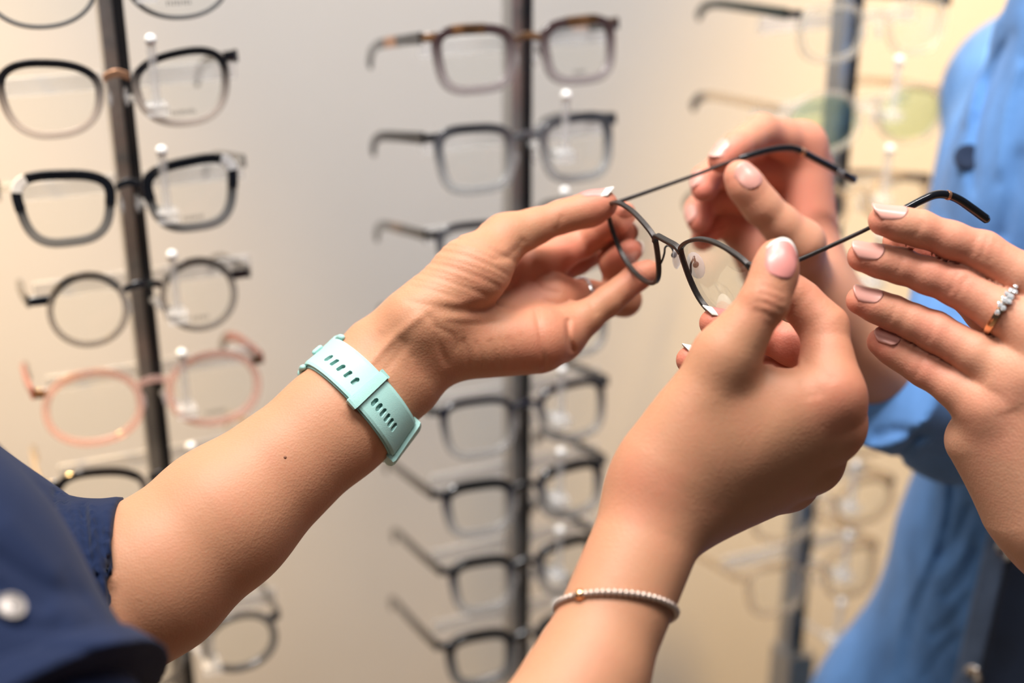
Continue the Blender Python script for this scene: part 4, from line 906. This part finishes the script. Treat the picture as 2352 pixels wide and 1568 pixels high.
LST = [
 ('left', 0, dict(big, front=g_blk, temple=K, t=1.3, mark=14, label='round black rimmed eyeglasses on top of the rail nearest the navy sleeve')),
 ('left', 1, dict(cat, front=g_ash, temple=c_gry, bridgem=M['copper'], mark=15, t=2.2, label='upswept black eyeglasses fading to ash grey with copper bridge, second from top of their rail')),
 ('left', 2, dict(cat, n=3.0, cat=0.12, taper=0.26, front=g_blk, temple=c_gry, brow=K, brow_from=-0.1, lugm=c_clr, corner=clear_plastic('frosted_clear', (0.80, 0.80, 0.80), 0.75), mark=13, t=2.6, label='angular black eyeglasses with clear corners, above the round clear pair')),
 ('left', 3, dict(rnd, front=c_smk, temple=c_gry, brow=c_gry, brow_from=0.45, bridgem=K, lugm=K, mark=11, t=1.9, lug=9, label='round smoke-clear eyeglasses with black brow bar and wide end pieces')),
 ('left', 4, dict(big, b=23.5, front=c_pnk, temple=c_pnk2, tip=M['tortoise'], mark=12, t=2.4, lugm=M['tortoise'], label='round see-through pink eyeglasses with rosy temples')),
 ('left', 5, dict(cat, b=20, front=g_ash, temple=c_bge, brow=K, brow_from=0.6, t=2.2, label='black browed eyeglasses just above the navy sleeve')),
 ('left', 7, dict(big, a=25, b=20.5, front=c_gry, temple=c_gry, lugm=K, t=2.4, dx=0.003, label='grey translucent eyeglasses with black end pieces below the bare forearm')),
 ('centre', 0, dict(rect, front=g_brn, temple=K, brow=M['tortoise'], brow_from=0.97, inlay=M['copper'], t=2.9, mark=10, label='rectangular brown-grey eyeglasses with orange inlay, top pair of the middle rail')),
 ('centre', 1, dict(rect, b=22, front=g_gry, temple=M['slot'], lugm=M['slot'], t=2.9, label='rectangular slate grey eyeglasses, second pair of the middle rail')),
 ('centre', 2, dict(rect, front=g_gry, temple=K, t=2.4, inlay=M['tortoise'], lugm=K, label='eyeglasses with dark temple peeking above the thumb base of the watch hand')),
 ('centre', 3, dict(rect, front=g_nav, temple=c_gry, t=2.3, label='grey eyeglasses almost wholly covered by the hand with the mint watch')),
 ('centre', 4, dict(rect, front=g_nav, temple=K, t=2.5, lugm=K, label='clear grey eyeglasses with black hinges just under the watch hand')),
 ('centre', 5, dict(rect, b=20.5, front=g_nav, temple=K, brow=K, brow_from=0.62, t=3.2, lugm=K, tw=[4.2, 3.8, 3.4, 4], label='dark navy rectangular eyeglasses, third pair up on the middle rail')),
 ('centre', 6, dict(rect, a=26, front=g_nav, temple=K, brow=K, brow_from=0.62, t=3.1, lugm=K, tw=[4.2, 3.8, 3.4, 4], label='dark rectangular eyeglasses, second pair up on the middle rail')),
 ('centre', 7, dict(rect, b=21.5, n=3.0, front=g_blk, temple=K, brow=K, brow_from=0.5, t=3.4, lugm=K, tw=[4.6, 4.2, 3.6, 4.4], label='thick black rectangular eyeglasses, lowest pair of the middle rail')),
 ('right', 0, dict(rect, b=20, n=2.8, dx=-0.002, front=c_clr, temple=FG('bottle_green', (0.012, 0.022, 0.018), (0.02, 0.04, 0.03), 1, 1), lugm=K, t=2.4, tilt=5, label='clear rimmed eyeglasses with bottle green temples, top pair beside the denim shirt')),
 ('right', 1, dict(big, b=22, dx=0, front=c_clr, temple=c_bge, lens=M['lens_green'], tip=c_gry, tilt=7, t=2.0, label='round clear eyeglasses with greenish lenses, second from top beside the denim shirt')),
 ('right', 2, dict(big, b=19, front=c_bge, temple=M['tortoise'], lugm=M['tortoise'], t=2.2, label='beige clear eyeglasses with brown end pieces, behind the fingers on the far temple arm')),
 ('right', 5, dict(big, b=20, front=c_bge, temple=c_bge, lugm=M['tortoise'], t=2.3, label='pale beige eyeglasses below the knuckles of the bracelet hand')),
 ('right', 6, dict(big, b=19, front=c_bge, temple=c_bge, lugm=M['tortoise'], t=2.3, label='pale beige eyeglasses with brown hinges, next to lowest on the grey rail')),
 ('right', 7, dict(rect, front=c_bge, temple=c_bge, t=2.3, label='pale beige eyeglasses, lowest pair on the grey rail')),
]
for a_ in LST: display_glasses(*a_)

# ------------------------------------------------------------------ room shell
wp = np.array([0.006, 0.903, 0]) + BK * 0.22
mb = MB(); mb.box((0, 0.03, 1.5), (2.2, 0.03, 1.5)); o = mb.build('wall_back', M['wall'], None, smooth=False, world=False); o.location = tuple(wp); o.rotation_euler = (0, 0, RZ); o['kind'] = 'structure'
mb = MB(); mb.box((0, 0, -0.02), (3, 3, 0.02)); o = mb.build('floor', M['floor'], None, smooth=False, world=False); o['kind'] = 'structure'
